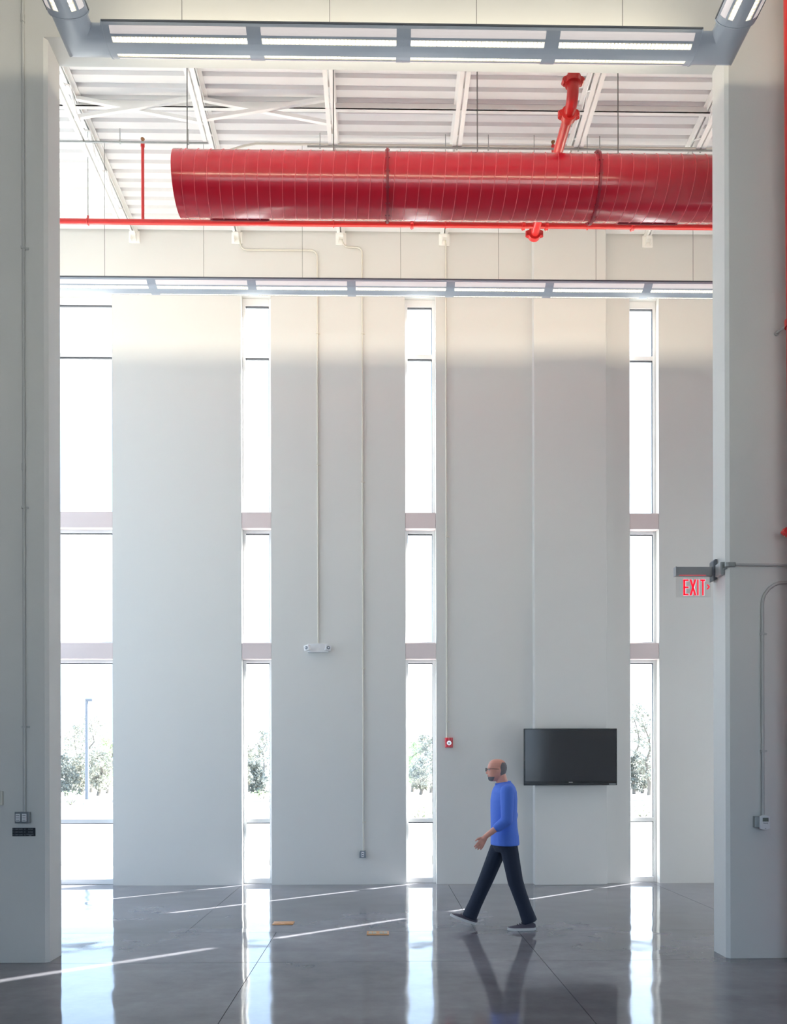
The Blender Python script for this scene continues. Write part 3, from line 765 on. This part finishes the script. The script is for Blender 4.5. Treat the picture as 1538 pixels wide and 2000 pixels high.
# ================================================================== FLOOR BOXES
for lab, px0, px1, py0, py1 in (('left tan brass floor box cover, flush in the floor', 533, 575, 1799.5, 1806), ('right tan brass floor box cover with two grey lids', 716, 761, 1818.5, 1826.5)):
    p = on_z((px0+px1)/2, (py0+py1)/2, .004); wd = (on_z(px1, py1, 0).x-on_z(px0, py1, 0).x)*.97
    dp = .165
    t = thing('floor_box', lab, 'floor box', (p.x, p.y, 0), 'floor outlet covers')
    part('cover', MB().box(p.x-wd/2, p.x+wd/2, p.y-dp/2, p.y+dp/2, .0, .007), M['brassplate'], t, bevel=.002)
    for s in (-1, 1):
        cx_ = p.x+s*wd*.245
        ld = part('lid', MB().box(cx_-wd*.17, cx_+wd*.17, p.y-dp*.3, p.y+dp*.3, .007, .010), M['lidgrey'] if 'right' in lab else M['brassplate'], t, bevel=.001)
        part('finger_slot', MB().box(cx_-wd*.02, cx_+wd*.02, p.y-dp*.26, p.y+dp*.26, .010, .0112), M['brassplate'], ld)

# ================================================================== NEAR WALL, LEFT SIDE
YW = Y_NEAR-.016
xc = on_y(46.5, 1000, YW).x
conduit('wall_conduit', 'grey conduit running down the left wall to the switch box', [(xc, YW, deck_z(6.5)), (xc, YW, on_y(46, 1588, YW).z)], .0125, M['conduit'], (xc, YW, 3),
        straps=[((xc, YW, on_y(46, y, YW).z), 'z') for y in (484, 991, 1420)], coup=[(xc, YW, on_y(46, y, YW).z) for y in (36, 912)])
a = on_y(30, 1586, Y_NEAR-.05); b = on_y(56, 1607.5, Y_NEAR-.05)
t = thing('switch_box', 'grey two gang switch box on the left wall above the black plate', 'switch', ((a.x+b.x)/2, Y_NEAR, b.z))
part('box', MB().box(a.x, b.x, Y_NEAR-.05, Y_NEAR, b.z, a.z), M['galv'], t, bevel=.004)
part('cover_plate', MB().box(a.x-.004, b.x+.004, Y_NEAR-.056, Y_NEAR-.05, b.z-.002, a.z+.002), M['greyp'], t, bevel=.003)
for k in (0, 1):
    x0 = a.x+.006+k*.053; sw = part('switch', MB().box(x0, x0+.038, Y_NEAR-.062, Y_NEAR-.056, b.z+.014, a.z-.014), M['whitep'], t, bevel=.002)
    lm = MB()
    for j in range(3): lm.box(x0+.006, x0+.032, Y_NEAR-.0635, Y_NEAR-.062, b.z+.022+j*.02, b.z+.027+j*.02)
    part('button_slots', lm, M['greyp'], sw)
a = on_y(24.5, 1617, Y_NEAR); b = on_y(69.5, 1633, Y_NEAR)
t = thing('label_plate', 'black engraved plate listing the light circuits under the switches', 'sign', ((a.x+b.x)/2, Y_NEAR, b.z))
part('plate', MB().box(a.x, b.x, Y_NEAR-.004, Y_NEAR, b.z, a.z), M['plate'], t)
H = a.z-b.z; W = b.x-a.x
for j in range(3):
    zz = a.z-H*(.17+.335*j)
    sqm = MB()
    for x0 in (a.x+W*.02, a.x+W*.515):
        s_ = H*.16; sqm.box(x0, x0+s_, Y_NEAR-.0052, Y_NEAR-.004, zz-s_/2, zz-s_/2+.0012).box(x0, x0+s_, Y_NEAR-.0052, Y_NEAR-.004, zz+s_/2-.0012, zz+s_/2).box(x0, x0+.0012, Y_NEAR-.0052, Y_NEAR-.004, zz-s_/2, zz+s_/2).box(x0+s_-.0012, x0+s_, Y_NEAR-.0052, Y_NEAR-.004, zz-s_/2, zz+s_/2)
    part('tick_boxes', sqm, M['engrave'], t)
    text_mesh(t, 'lettering', 'LOBBY LIGHTS', (a.x+W*.105, Y_NEAR-.0046, zz), H*.20, M['engrave'], .72)
    if j < 2: text_mesh(t, 'lettering', 'FUTURE', (a.x+W*.69, Y_NEAR-.0046, zz), H*.20, M['engrave'], .80)
    else:
        text_mesh(t, 'lettering', 'CORRIDOR LIGHTS', (a.x+W*.60, Y_NEAR-.0046, zz+H*.055), H*.14, M['engrave'], .72)
        text_mesh(t, 'lettering', 'LOBBY', (a.x+W*.71, Y_NEAR-.0046, zz-H*.085), H*.14, M['engrave'], .8)
a = on_y(-9, 1545, Y_NEAR-.03); b = on_y(4.5, 1573, Y_NEAR-.03)
t = thing('thermostat', 'beige wall control cut by the left picture edge', 'thermostat', ((a.x+b.x)/2, Y_NEAR, b.z))
part('body', MB().box(a.x-.03, b.x, Y_NEAR-.03, Y_NEAR, b.z, a.z), M['cream'], t, bevel=.006)
part('dial', MB().tube([(a.x, Y_NEAR-.034, (a.z+b.z)/2), (a.x, Y_NEAR-.03, (a.z+b.z)/2)], .02, 16), M['whitep'], t)

# ================================================================== NEAR WALL, RIGHT SIDE
# exit sign hung off the reveal
SY = 7.0
a = on_y(1321, 1125.5, SY); b = on_y(1390, 1166.5, SY); h0 = on_y(1320, 1108, SY)
t = thing('exit_sign', 'red letter edge lit EXIT sign with arrow, hung off the right edge of the opening', 'exit sign', (OX1, SY, a.z))
part('housing', MB().box(a.x-.004, OX1-.035, SY-.028, SY+.028, a.z, h0.z), M['exitgrey'], t, bevel=.004)
part('end_cap', MB().box(a.x-.012, a.x-.003, SY-.03, SY+.03, a.z-.002, h0.z+.002), M['exitgrey'], t, bevel=.003)
part('canopy', MB().prism([(OX1-.036, a.z-.05), (OX1-.002, a.z-.035), (OX1-.002, h0.z+.062), (OX1-.022, h0.z+.062), (OX1-.036, h0.z+.045)], 'y', SY-.05, SY+.04), M['housing_dark'], t, bevel=.004)
part('sign_panel', MB().box(a.x, b.x-.004, SY-.004, SY+.004, b.z, a.z), M['acrylic'], t)
lz0, lz1 = on_y(1330, 1163, SY).z, on_y(1330, 1132, SY).z
def letter_x(px): return on_y(px, 1148, SY).x
def word(off, grow, m, nm, yy, th):
    q = MB(); st = .017+grow
    def bx(x0, x1, z0, z1): q.box(x0+off-grow, x1+off+grow, yy-th, yy, z0-grow, z1+grow)
    e0, e1 = letter_x(1335), letter_x(1345)
    bx(e0, e0+.017, lz0, lz1)
    for z in (lz0, (lz0+lz1)/2-.007, lz1-.014): bx(e0, e1, z, z+.014)
    x0, x1 = letter_x(1349), letter_x(1358.5); g = grow
    for p, r in ((x0, x1), (x1, x0)):
        w_ = .0085+g; q.prism([(p+off-w_, lz0-g), (p+off+w_, lz0-g), (r+off+w_, lz1+g), (r+off-w_, lz1+g)], 'y', yy-th, yy)
    i0 = letter_x(1362); bx(i0, i0+.012, lz0, lz1)
    t0, t1 = letter_x(1368.5), letter_x(1377.5); bx(t0, t1, lz1-.015, lz1); bx((t0+t1)/2-.006, (t0+t1)/2+.007, lz0, lz1)
    return part(nm, q, m, t)
word(.006, .004, M['exitwhite'], 'letter_edges', SY-.0042, .0006)
word(0, 0, M['exitred'], 'letters', SY-.0052, .0008)
cx0, cx1 = letter_x(1380), letter_x(1387); zm = on_y(1384, 1146.5, SY).z
part('arrow', MB().prism([(cx0, zm-.022), (cx0+.014, zm-.022), (cx1, zm), (cx0+.014, zm+.022), (cx0, zm+.022), (cx0+.018, zm)], 'y', SY-.006, SY-.0044), M['exitred'], t)
part('light_slot', MB().box(a.x+.02, b.x-.06, SY-.029, SY-.027, a.z, a.z+.004), M['exitred'], t)
# junction box on the reveal and the conduit that feeds the sign
jz = on_y(1406, 1112, 6.84).z
t = thing('junction_box', 'galvanised junction box on the right edge of the opening behind the exit sign', 'junction box', (OX1, 6.86, jz))
part('box', MB().box(OX1-.035, OX1, 6.80, 6.905, jz-.055, jz+.055), M['galv'], t, bevel=.004)
part('cover', MB().box(OX1-.040, OX1-.035, 6.80, 6.905, jz-.052, jz+.052), M['galv'], t)
cz = on_y(1427, 1103, YW).z; fx0, fx1 = on_y(1417, 1103, YW).x, on_y(1437, 1103, YW).x
t = conduit('wall_conduit', 'grey conduit running level across the right wall to the exit sign', [(fx1-.01, YW, cz), (5.2, YW, cz)], .0125, M['conduit'], (4, YW, cz))
part('elbow_fitting', MB().prism([(fx0, YW-.012), (fx0+.02, YW-.022), (fx1-.012, YW-.022), (fx1, YW-.01), (fx1, YW+.012), (fx0, YW+.014)], 'z', cz-.018, cz+.018).tube([(fx0+.012, YW+.002, cz), (OX1+.004, Y_NEAR+.02, cz-.02), (OX1-.02, Y_NEAR+.05, cz-.03)], .011, 8), M['galv'], t, bevel=.003)
# thermostat with its conduit
tz = on_y(1492, 1606, Y_NEAR-.05)
xd = on_y(1490.5, 1400, YW).x; zt = on_y(1538, 1137.5, YW).z; zb = on_y(1490, 1592, YW).z
conduit('wall_conduit', 'pale conduit curving down the right wall to the thermostat', bend([(5.2, YW, zt), (xd, YW, zt), (xd, YW, zb)], .19), .0135, M['conduit'], (xd, YW, 2),
        straps=[((xd, YW, on_y(1490, y, YW).z), 'z') for y in (1238, 1467)])
a = on_y(1485.5, 1592, Y_NEAR-.065); b = on_y(1504.5, 1621, Y_NEAR-.065)
t = thing('thermostat', 'white thermostat with small screen on the right wall', 'thermostat', ((a.x+b.x)/2, Y_NEAR, b.z))
part('back_box', MB().box(a.x-.032, a.x+.055, Y_NEAR-.05, Y_NEAR, b.z+.02, a.z-.012), M['galv'], t, bevel=.003)
W = b.x-a.x; cxm = (a.x+b.x)/2
poly = [(cxm+W/2*(-1+2*i/8), b.z+.010-.010*math.sin(PI*i/8)) for i in range(9)] + [(cxm+W/2*(1-2*i/8), a.z-.012+.012*math.sin(PI*i/8)) for i in range(9)]
part('body', MB().prism(poly, 'y', Y_NEAR-.072, Y_NEAR-.046), M['whitep'], t, bevel=.004)
part('screen', MB().box(cxm-W*.28, cxm+W*.32, Y_NEAR-.0735, Y_NEAR-.072, a.z-.055, a.z-.022), M['lcd'], t)
text_mesh(t, 'lettering', 'TRANE', (cxm+W*.02, Y_NEAR-.0726, (a.z+b.z)/2-.006), .015, M['ink'], .9, align='CENTER')
part('logo', MB().prism([(cxm-.008, b.z+.010), (cxm+.010, b.z+.010), (cxm+.001, b.z+.015)], 'y', Y_NEAR-.073, Y_NEAR-.072), M['ink'], t)

# ================================================================== PERSON
P = on_z(986, 1813, 0); P.z = 0
def build_person():
    root = thing('person', 'man in a blue shirt and dark jeans walking left across the hall', 'person', P)
    def V(x, y, z): return Vector((P.x+x, P.y+y, z))
    hx = -.075
    prof = [(1.7455, .000, .012, .010), (1.741, .002, .042, .034), (1.728, .003, .068, .054), (1.705, .003, .087, .068), (1.675, .002, .096, .075), (1.640, .000, .097, .077),
            (1.610, -.003, .092, .073), (1.585, -.008, .086, .067), (1.560, -.014, .078, .059), (1.540, -.022, .066, .050), (1.524, -.034, .046, .038), (1.516, -.042, .022, .02)]
    def head_pt(th, z, k=1.0):
        for (z1, c1, a1, b1), (z0, c0, a0, b0) in zip(prof, prof[1:]):
            if z0 <= z <= z1:
                f = (z-z0)/(z1-z0); c_, a_, b_ = c0+(c1-c0)*f, a0+(a1-a0)*f, b0+(b1-b0)*f; break
        return V(hx+c_-a_*k*math.cos(th), b_*k*math.sin(th), z)
    body = MB()
    body.rings([[head_pt(2*PI*j/24, z) for j in range(24)] for z, _, _, _ in prof])
    # nose, brow, chin, ears, neck
    body.rings([[V(hx-.088, .010, 1.640), V(hx-.088, -.010, 1.640), V(hx-.098, 0, 1.642)], [V(hx-.086, .017, 1.597), V(hx-.086, -.017, 1.597), V(hx-.122, 0, 1.600)], [V(hx-.084, .014, 1.588), V(hx-.084, -.014, 1.588), V(hx-.108, 0, 1.588)]])
    for s in (-1, 1):
        body.cap_tube(V(hx-.088, s*.012, 1.656), V(hx-.078, s*.046, 1.656), .009, .007, 8)
        body.ball(V(hx+.012, s*.079, 1.622), .019, .010, .033)
    body.cap_tube(V(hx-.085, -.016, 1.572), V(hx-.085, .016, 1.572), .009, .009, 8)
    body.cap_tube(V(-.035, 0, 1.57), V(-.008, 0, 1.44), .055, .064)
    def torso(m, k, z0=.84, z1=1.50):
        sl = [(1.505, .006, .055, .062), (1.485, .004, .075, .11), (1.455, .002, .095, .175), (1.41, 0, .112, .202), (1.33, -.004, .122, .205), (1.24, -.006, .122, .190), (1.14, -.006, .120, .178), (1.04, -.002, .122, .176), (.95, .004, .130, .184), (.86, .006, .134, .186), (.82, .006, .10, .15)]
        rs = []
        for z, c_, a_, b_ in sl:
            if z0-.001 <= z <= z1+.01: rs.append([V(c_-(a_+k)*math.cos(2*PI*j/28), (b_+k)*math.sin(2*PI*j/28), z) for j in range(28)])
        m.rings(rs)
    torso(body, -.012)
    L = dict(hip=V(-.012, .085, .90), knee=V(-.175, .10, .495), ank=V(-.345, .10, .115))
    R = dict(hip=V(.022, -.085, .90), knee=V(.098, -.10, .485), ank=V(.235, -.10, .105))
    SHn, ELn, WRn = V(.0, -.205, 1.415), V(-.012, -.245, 1.130), V(-.225, -.225, .965)
    SHf, ELf, WRf = V(.0, .205, 1.415), V(.125, .245, 1.155), V(.10, .24, .915)
    for q in (L, R):
        body.cap_tube(q['hip'], q['knee'], .083, .055); body.cap_tube(q['knee'], q['ank'], .055, .038)
    def arm(S, E, Wp, fwd, side):
        body.cap_tube(S, E, .050, .040); body.cap_tube(E, Wp, .040, .026)
        d = (Wp-E).normalized(); d = (d*.5 + Vector(fwd).normalized()*.5).normalized(); sv = Vector((0, 1, 0)); sv = (sv-d*sv.dot(d)).normalized(); nv = d.cross(sv)
        pal = Wp+d*.052
        wv = nv    # the palm faces the thigh: the fingers are spread front to back
        body.cap_tube(Wp, Wp+d*.02, .025, .026, 10)
        for k in range(4): body.cap_tube(Wp+d*.015+wv*(k-1.5)*.010, Wp+d*.088+wv*(k-1.5)*.0195, .015, .0115, 8)
        for k, ln in enumerate((.070, .082, .076, .058)):
            a0 = Wp+d*.090+wv*(k-1.5)*.0205; curl = sv*side*-1
            a1 = a0+(d*.93+curl*.22+wv*(k-1.5)*.07).normalized()*ln*.45
            a2 = a1+(d*.78+curl*.55).normalized()*ln*.32; a3 = a2+(d*.55+curl*.8).normalized()*ln*.25
            body.cap_tube(a0, a1, .0096, .0086, 8); body.cap_tube(a1, a2, .0086, .0078, 8); body.cap_tube(a2, a3, .0078, .0068, 8)
        fw_ = wv if wv.x < 0 else -wv
        b0 = Wp+d*.028+fw_*.020; b1 = b0+(d*.62+fw_*.7).normalized()*.042; b2 = b1+(d*.92+fw_*.25).normalized()*.034
        body.cap_tube(b0, b1, .0135, .0105, 8); body.cap_tube(b1, b2, .0105, .0082, 8)
    arm(SHn, ELn, WRn, (-.25, 0, -1), -1); arm(SHf, ELf, WRf, (-.1, 0, -1), 1)
    def soft(o, vox, it=6):
        r = o.modifiers.new('remesh', 'REMESH'); r.mode = 'VOXEL'; r.voxel_size = vox; r.use_smooth_shade = True
        s = o.modifiers.new('smooth', 'SMOOTH'); s.iterations = it; s.factor = .5
    b = part('body', body, M['skin'], root); soft(b, .0055, 4)
    # shirt
    sh = MB(); torso(sh, .014, .855, 1.495)
    sh.cap_tube(SHn+Vector((.0, .004, .004)), ELn, .072, .060); sh.cap_tube(ELn, ELn.lerp(WRn, .42), .060, .050)
    sh.cap_tube(SHf+Vector((.0, -.004, .004)), ELf, .072, .060); sh.cap_tube(ELf, ELf.lerp(WRf, .42), .060, .050)
    s = part('shirt', sh, M['shirt'], root); soft(s, .008, 9)
    col = part('collar', MB().tube([V(-.012+(.072)*math.cos(a), .074*math.sin(a), 1.497+.012*math.cos(a)) for a in [2*PI*i/24 for i in range(25)]], .012, 8, False), M['shirt'], s, smooth=60)
    # trousers
    tr = MB()
    rs = []
    for z, c_, a_, b_ in ((.96, .002, .112, .164), (.90, .002, .116, .170), (.84, .004, .118, .170), (.79, .004, .095, .145)):
        rs.append([V(c_-a_*math.cos(2*PI*j/24), b_*math.sin(2*PI*j/24), z) for j in range(24)])
    tr.rings(rs)
    for q in (L, R):
        e = q['knee'].lerp(q['ank'], 1.06)
        tr.cap_tube(q['hip'], q['knee'], .095, .080)
        tr.tube([q['knee'].lerp(q['hip'], .05), q['knee'].lerp(e, .3), q['knee'].lerp(e, .65), e], [.080, .074, .072, .080], 16)
    tt = part('trousers', tr, M['jeans'], root); soft(tt, .009, 5)
    # shoes
    def shoe(heel, pitch, side):
        secs = [(.0, .026, .062, .020), (.02, .034, .075, .006), (.07, .037, .086, .0), (.12, .039, .080, .0), (.17, .045, .060, .0), (.22, .048, .048, .0), (.26, .042, .040, .004), (.285, .024, .030, .010)]
        rot = Matrix.Translation(heel) @ Matrix.Rotation(pitch, 4, 'Y')
        up = MB(); so = MB(); ru = []; rs_ = []
        for l, hw, ht, b0 in secs:
            ru.append([Vector((-l, hw*.97*math.cos(a)*(1 if math.sin(a) < .3 else (1-.45*math.sin(a))), .02+ (ht-.02)*max(0, math.sin(a)) )) for a in [2*PI*j/16 for j in range(16)]])
            rs_.append([Vector((-l, hw*1.06*math.cos(a), (.026 if math.sin(a) > 0 else 0)+b0*.3)) for a in [PI/8+2*PI*j/8 for j in range(8)]])
        up.rings(ru).xform(rot); so.rings(rs_).xform(rot)
        o = part('shoe', up, M['shoe'], root, smooth=60)
        part('sole', so, M['sole'], o, smooth=40)
        la = MB()
        for k in range(4):
            l = .115+k*.022; z = .083-k*.0085; la.tube([(-l, -.022, z-.004), (-l-.006, 0, z+.006), (-l, .022, z-.004)], .0032, 6)
        la.tube([(-.112, -.004, .088), (-.125, -.026, .098), (-.120, -.034, .080)], .003, 6).tube([(-.112, .004, .088), (-.128, .026, .096), (-.122, .034, .080)], .003, 6)
        la.xform(rot); part('laces', la, M['lace'], o)
        for sy in (-1, 1): pass
    shoe(V(.300, -.10, .0), 0, -1)
    shoe(V(-.285, .10, .014), math.radians(20), 1)
    # hair: a closed shell round the back and sides; beard round the jaw
    def shell(name, th0, th1, zs, k1, m, nth=18, taper=None):
        q = MB(); A = []; T = taper or (lambda z: (0, 1))
        for k in (k1, .97):
            A.append([[head_pt(th0+T(z)[0]+(th1-th0-2*T(z)[0])*i/nth, z, .97+(k-.97)*T(z)[1]) for i in range(nth+1)] for z in zs])
        nz = len(zs); vs = [p for lay in A for rw in lay for p in rw]; fs = []; W_ = nth+1; Lr = nz*W_
        for i in range(nz-1):
            for j in range(nth):
                a = i*W_+j; fs += [(a, a+1, a+W_+1, a+W_), (Lr+a, Lr+a+W_, Lr+a+W_+1, Lr+a+1)]
        for j in range(nth): fs += [(j, Lr+j, Lr+j+1, j+1), ((nz-1)*W_+j, (nz-1)*W_+j+1, Lr+(nz-1)*W_+j+1, Lr+(nz-1)*W_+j)]
        for i in range(nz-1): fs += [(i*W_, (i+1)*W_, Lr+(i+1)*W_, Lr+i*W_), (i*W_+nth, Lr+i*W_+nth, Lr+(i+1)*W_+nth, (i+1)*W_+nth)]
        part(name, q.add(vs, fs), m, root, smooth=50)
    shell('hair', PI*.58, PI*1.42, [1.570, 1.585, 1.60, 1.62, 1.64, 1.66, 1.68, 1.695, 1.708, 1.716], 1.06, M['hair'], taper=lambda z: (.28*max(0, (1.615-z)/.045) + .30*max(0, (z-1.655)/.06)**2, min(1, (1.722-z)/.05, (z-1.560)/.03)))
    shell('beard', -PI*.42, PI*.42, [1.518, 1.524, 1.530, 1.540, 1.550, 1.562], 1.05, M['hair'], taper=lambda z: (0, min(1, (1.568-z)/.02)))
    for s in (-1, 1):
        e = part('eye', MB().ball(V(hx-.083, s*.032, 1.636), .012), M['eye'], root, smooth=60)
        part('iris', MB().ball(V(hx-.0925, s*.032, 1.636), .0045), M['black'], e, smooth=60)
    part('mouth', MB().cap_tube(V(hx-.0945, -.018, 1.5715), V(hx-.0945, .018, 1.5715), .0042, .0042, 8), M['lip'], root, smooth=60)
    g = MB()
    for s in (-1, 1):
        g.tube([V(hx-.112, s*.033+.024*math.cos(a), 1.636+.018*math.sin(a)) for a in [2*PI*i/16 for i in range(17)]], .0028, 6, False)
        g.tube([V(hx-.112, s*.057, 1.642), V(hx-.05, s*.080, 1.645), V(hx+.012, s*.084, 1.642)], .003, 6)
    g.tube([V(hx-.112, -.010, 1.642), V(hx-.114, .010, 1.642)], .0025, 6)
    part('glasses', g, M['spect'], root)
build_person()

# ================================================================== OUTSIDE
GZ = -.12
struct('ground', MB().box(-160, 160, Y_OUT+.02, 200, GZ-.3, GZ).box(-160, XL-.26, -120, Y_OUT+.02, GZ-.3, GZ).box(XL-.26, 160, -120, YR-.26, GZ-.3, GZ), M['ground'], label='pale sunlit pavement outside')
for lab, y0, hgt in (('near pale kerb outside the windows', 14.6, .15), ('far pale kerb at the foot of the trees', 42.0, .16)):
    t = thing('kerb', lab, 'kerb', (0, y0, GZ)); part('kerb_stone', MB().box(-45, 45, y0, y0+.3, GZ-.02, GZ+hgt), M['kerb'], t, bevel=.03)
# parking lot lamp
p = on_y(170, 1563, 40)
t = thing('street_lamp', 'tall grey parking lot lamp seen through the wide left window', 'lamp post', (p.x, 40, GZ))
zt = on_y(170, 1366, 40).z
part('pole', MB().tube([(p.x, 40, GZ), (p.x, 40, zt)], [.10, .07], 10), M['pole'], t, smooth=50)
part('base', MB().tube([(p.x, 40, GZ), (p.x, 40, GZ+.25)], .2, 14), M['kerb'], t)
part('lamp_head', MB().box(p.x-.05, p.x+.30, 39.9, 40.1, zt-.07, zt+.04).box(p.x+.05, p.x+.28, 39.92, 40.08, zt-.10, zt-.07), M['pole'], t)

def leaves(mb, c, r, n, size, rng, flat=1.0):
    for _ in range(n):
        while True:
            q = Vector((rng.uniform(-1, 1), rng.uniform(-1, 1), rng.uniform(-1, 1)))
            if q.length < 1: break
        p = Vector(c)+Vector((q.x*r, q.y*r, q.z*r*flat)); s = size*rng.uniform(.6, 1.3)
        u = Vector((rng.uniform(-1, 1), rng.uniform(-1, 1), rng.uniform(-1, 1))).normalized(); v = u.orthogonal().normalized()
        mb.add([p-u*s, p+v*s*.45, p+u*s, p-v*s*.45], [(0, 1, 2, 3)])
def tree(lab, px, top_px, Y, spread, kind, seed, density=1.0):
    rng = random.Random(seed); b = on_y(px, 1540, Y); h = on_y(px, top_px, Y).z-GZ
    t = thing('tree', lab, 'tree', (b.x, Y, GZ), 'trees beyond the car park')
    tr = MB(); pts = [(b.x+rng.uniform(-.08, .08)*i, Y+rng.uniform(-.08, .08)*i, GZ+h*.93*i/7) for i in range(8)]
    tr.tube(pts, [.13*(1-i/8.2) for i in range(8)], 7)
    cr = MB(); nb = 26
    for k in range(nb):
        f = (.10 if kind == 'c' else .14)+.84*k/nb; z = GZ+h*min(f, .97)
        i = min(6, int(f/.93*7)); o = Vector(pts[i]).lerp(Vector(pts[i+1]), max(0, min(1, f/.93*7-i)))
        a = k*2.4+rng.uniform(-.4, .4); prof = (1.05-f) if kind == 'c' else math.sin(PI*min(1, max(.12, (f-.04)/.98)))**.6
        ln = spread*prof*rng.uniform(.7, 1.1); tip = o+Vector((math.cos(a)*ln, math.sin(a)*ln, ln*(.05 if kind == 'c' else .45)))
        mid = o.lerp(tip, .55)+Vector((0, 0, ln*.05))
        tr.tube([o, mid, tip], [.045*(1.1-f), .028*(1.1-f), .008], 5)
        for q in (.5, .75, 1.0): leaves(cr, o.lerp(tip, q), spread*.24+.12, int(16*density), .11, rng, .7)
    leaves(cr, Vector((b.x, Y, GZ+h*.95)), spread*.2+.1, int(20*density), .11, rng)
    part('trunk', tr, M['bark'], t, smooth=50)
    part('crown', cr, M['leaf_'+kind], t, stuff=True)
for args in (
    ('tallest grey green tree behind the lamp post in the wide left window', 178, 1399, 60, 1.25, 'a', 1),
    ('grey tree left of the lamp post in the wide left window', 148, 1412, 64, 1.1, 'a', 2),
    ('fresh green tree at the right side of the wide left window', 210, 1440, 58, .7, 'b', 3, .8),
    ('low dense tree at the left side of the wide left window', 130, 1474, 52, .85, 'c', 4, 1.4),
    ('low dark tree right of the lamp post foot in the wide left window', 192, 1470, 52.5, .9, 'a', 5, 1.6),
    ('low grey tree behind the lamp post foot in the wide left window', 160, 1476, 55, .8, 'a', 16, 1.5),
    ('tall pale tree at the right side of the second window', 517, 1425, 62, .8, 'a', 6),
    ('pale tree at the left side of the second window', 486, 1452, 60, .75, 'a', 7, 1.4),
    ('small dark evergreen in the middle of the second window', 506, 1487, 52, .7, 'c', 8, 1.6),
    ('pointed grey tree in the middle of the third window', 824, 1432, 63, .7, 'a', 9, 1.3),
    ('fresh green tree at the left side of the third window', 806, 1448, 59, .6, 'b', 10, 1.3),
    ('grey tree at the right side of the third window', 842, 1440, 57, .6, 'a', 11, 1.4),
    ('low bushy tree in the middle of the third window', 822, 1482, 53, .75, 'a', 17, 1.6),
    ('thin trunked tree at the right side of the fourth window', 1268, 1384, 51, .95, 'a', 12, 1.3),
    ('tallest tree at the left side of the fourth window', 1244, 1368, 58, .9, 'a', 13, .8),
    ('low tree at the left edge of the fourth window', 1239, 1466, 53, .5, 'c', 14),
    ('low tree in the middle of the fourth window', 1255, 1484, 55, .6, 'a', 15, 1.4)):
    tree(*args)
for lab, px, py, Y, r, seed in (('low green shrub in the third window', 820, 1594, 26, .6, 21), ('low green shrub in the fourth window', 1256, 1588, 27, .6, 23),
        ('low green shrub left of the lamp post', 138, 1553, 39, .75, 25), ('low green shrub at the foot of the dark evergreen', 512, 1548, 45, .6, 26)):
    rng = random.Random(seed); b = on_y(px, py, Y); t = thing('shrub', lab, 'shrub', (b.x, Y, GZ))
    st = MB()
    for k in range(7):
        a = k*.9; st.tube([(b.x, Y, GZ), (b.x+math.cos(a)*r*.6, Y+math.sin(a)*r*.6, GZ+r*.6)], [.02, .008], 5)
    part('stem', st, M['bark'], t)
    lf = MB(); leaves(lf, (b.x, Y, GZ+r*.5), r, 150, .07, rng, .5); part('foliage', lf, M['leaf_b'], t, stuff=True)
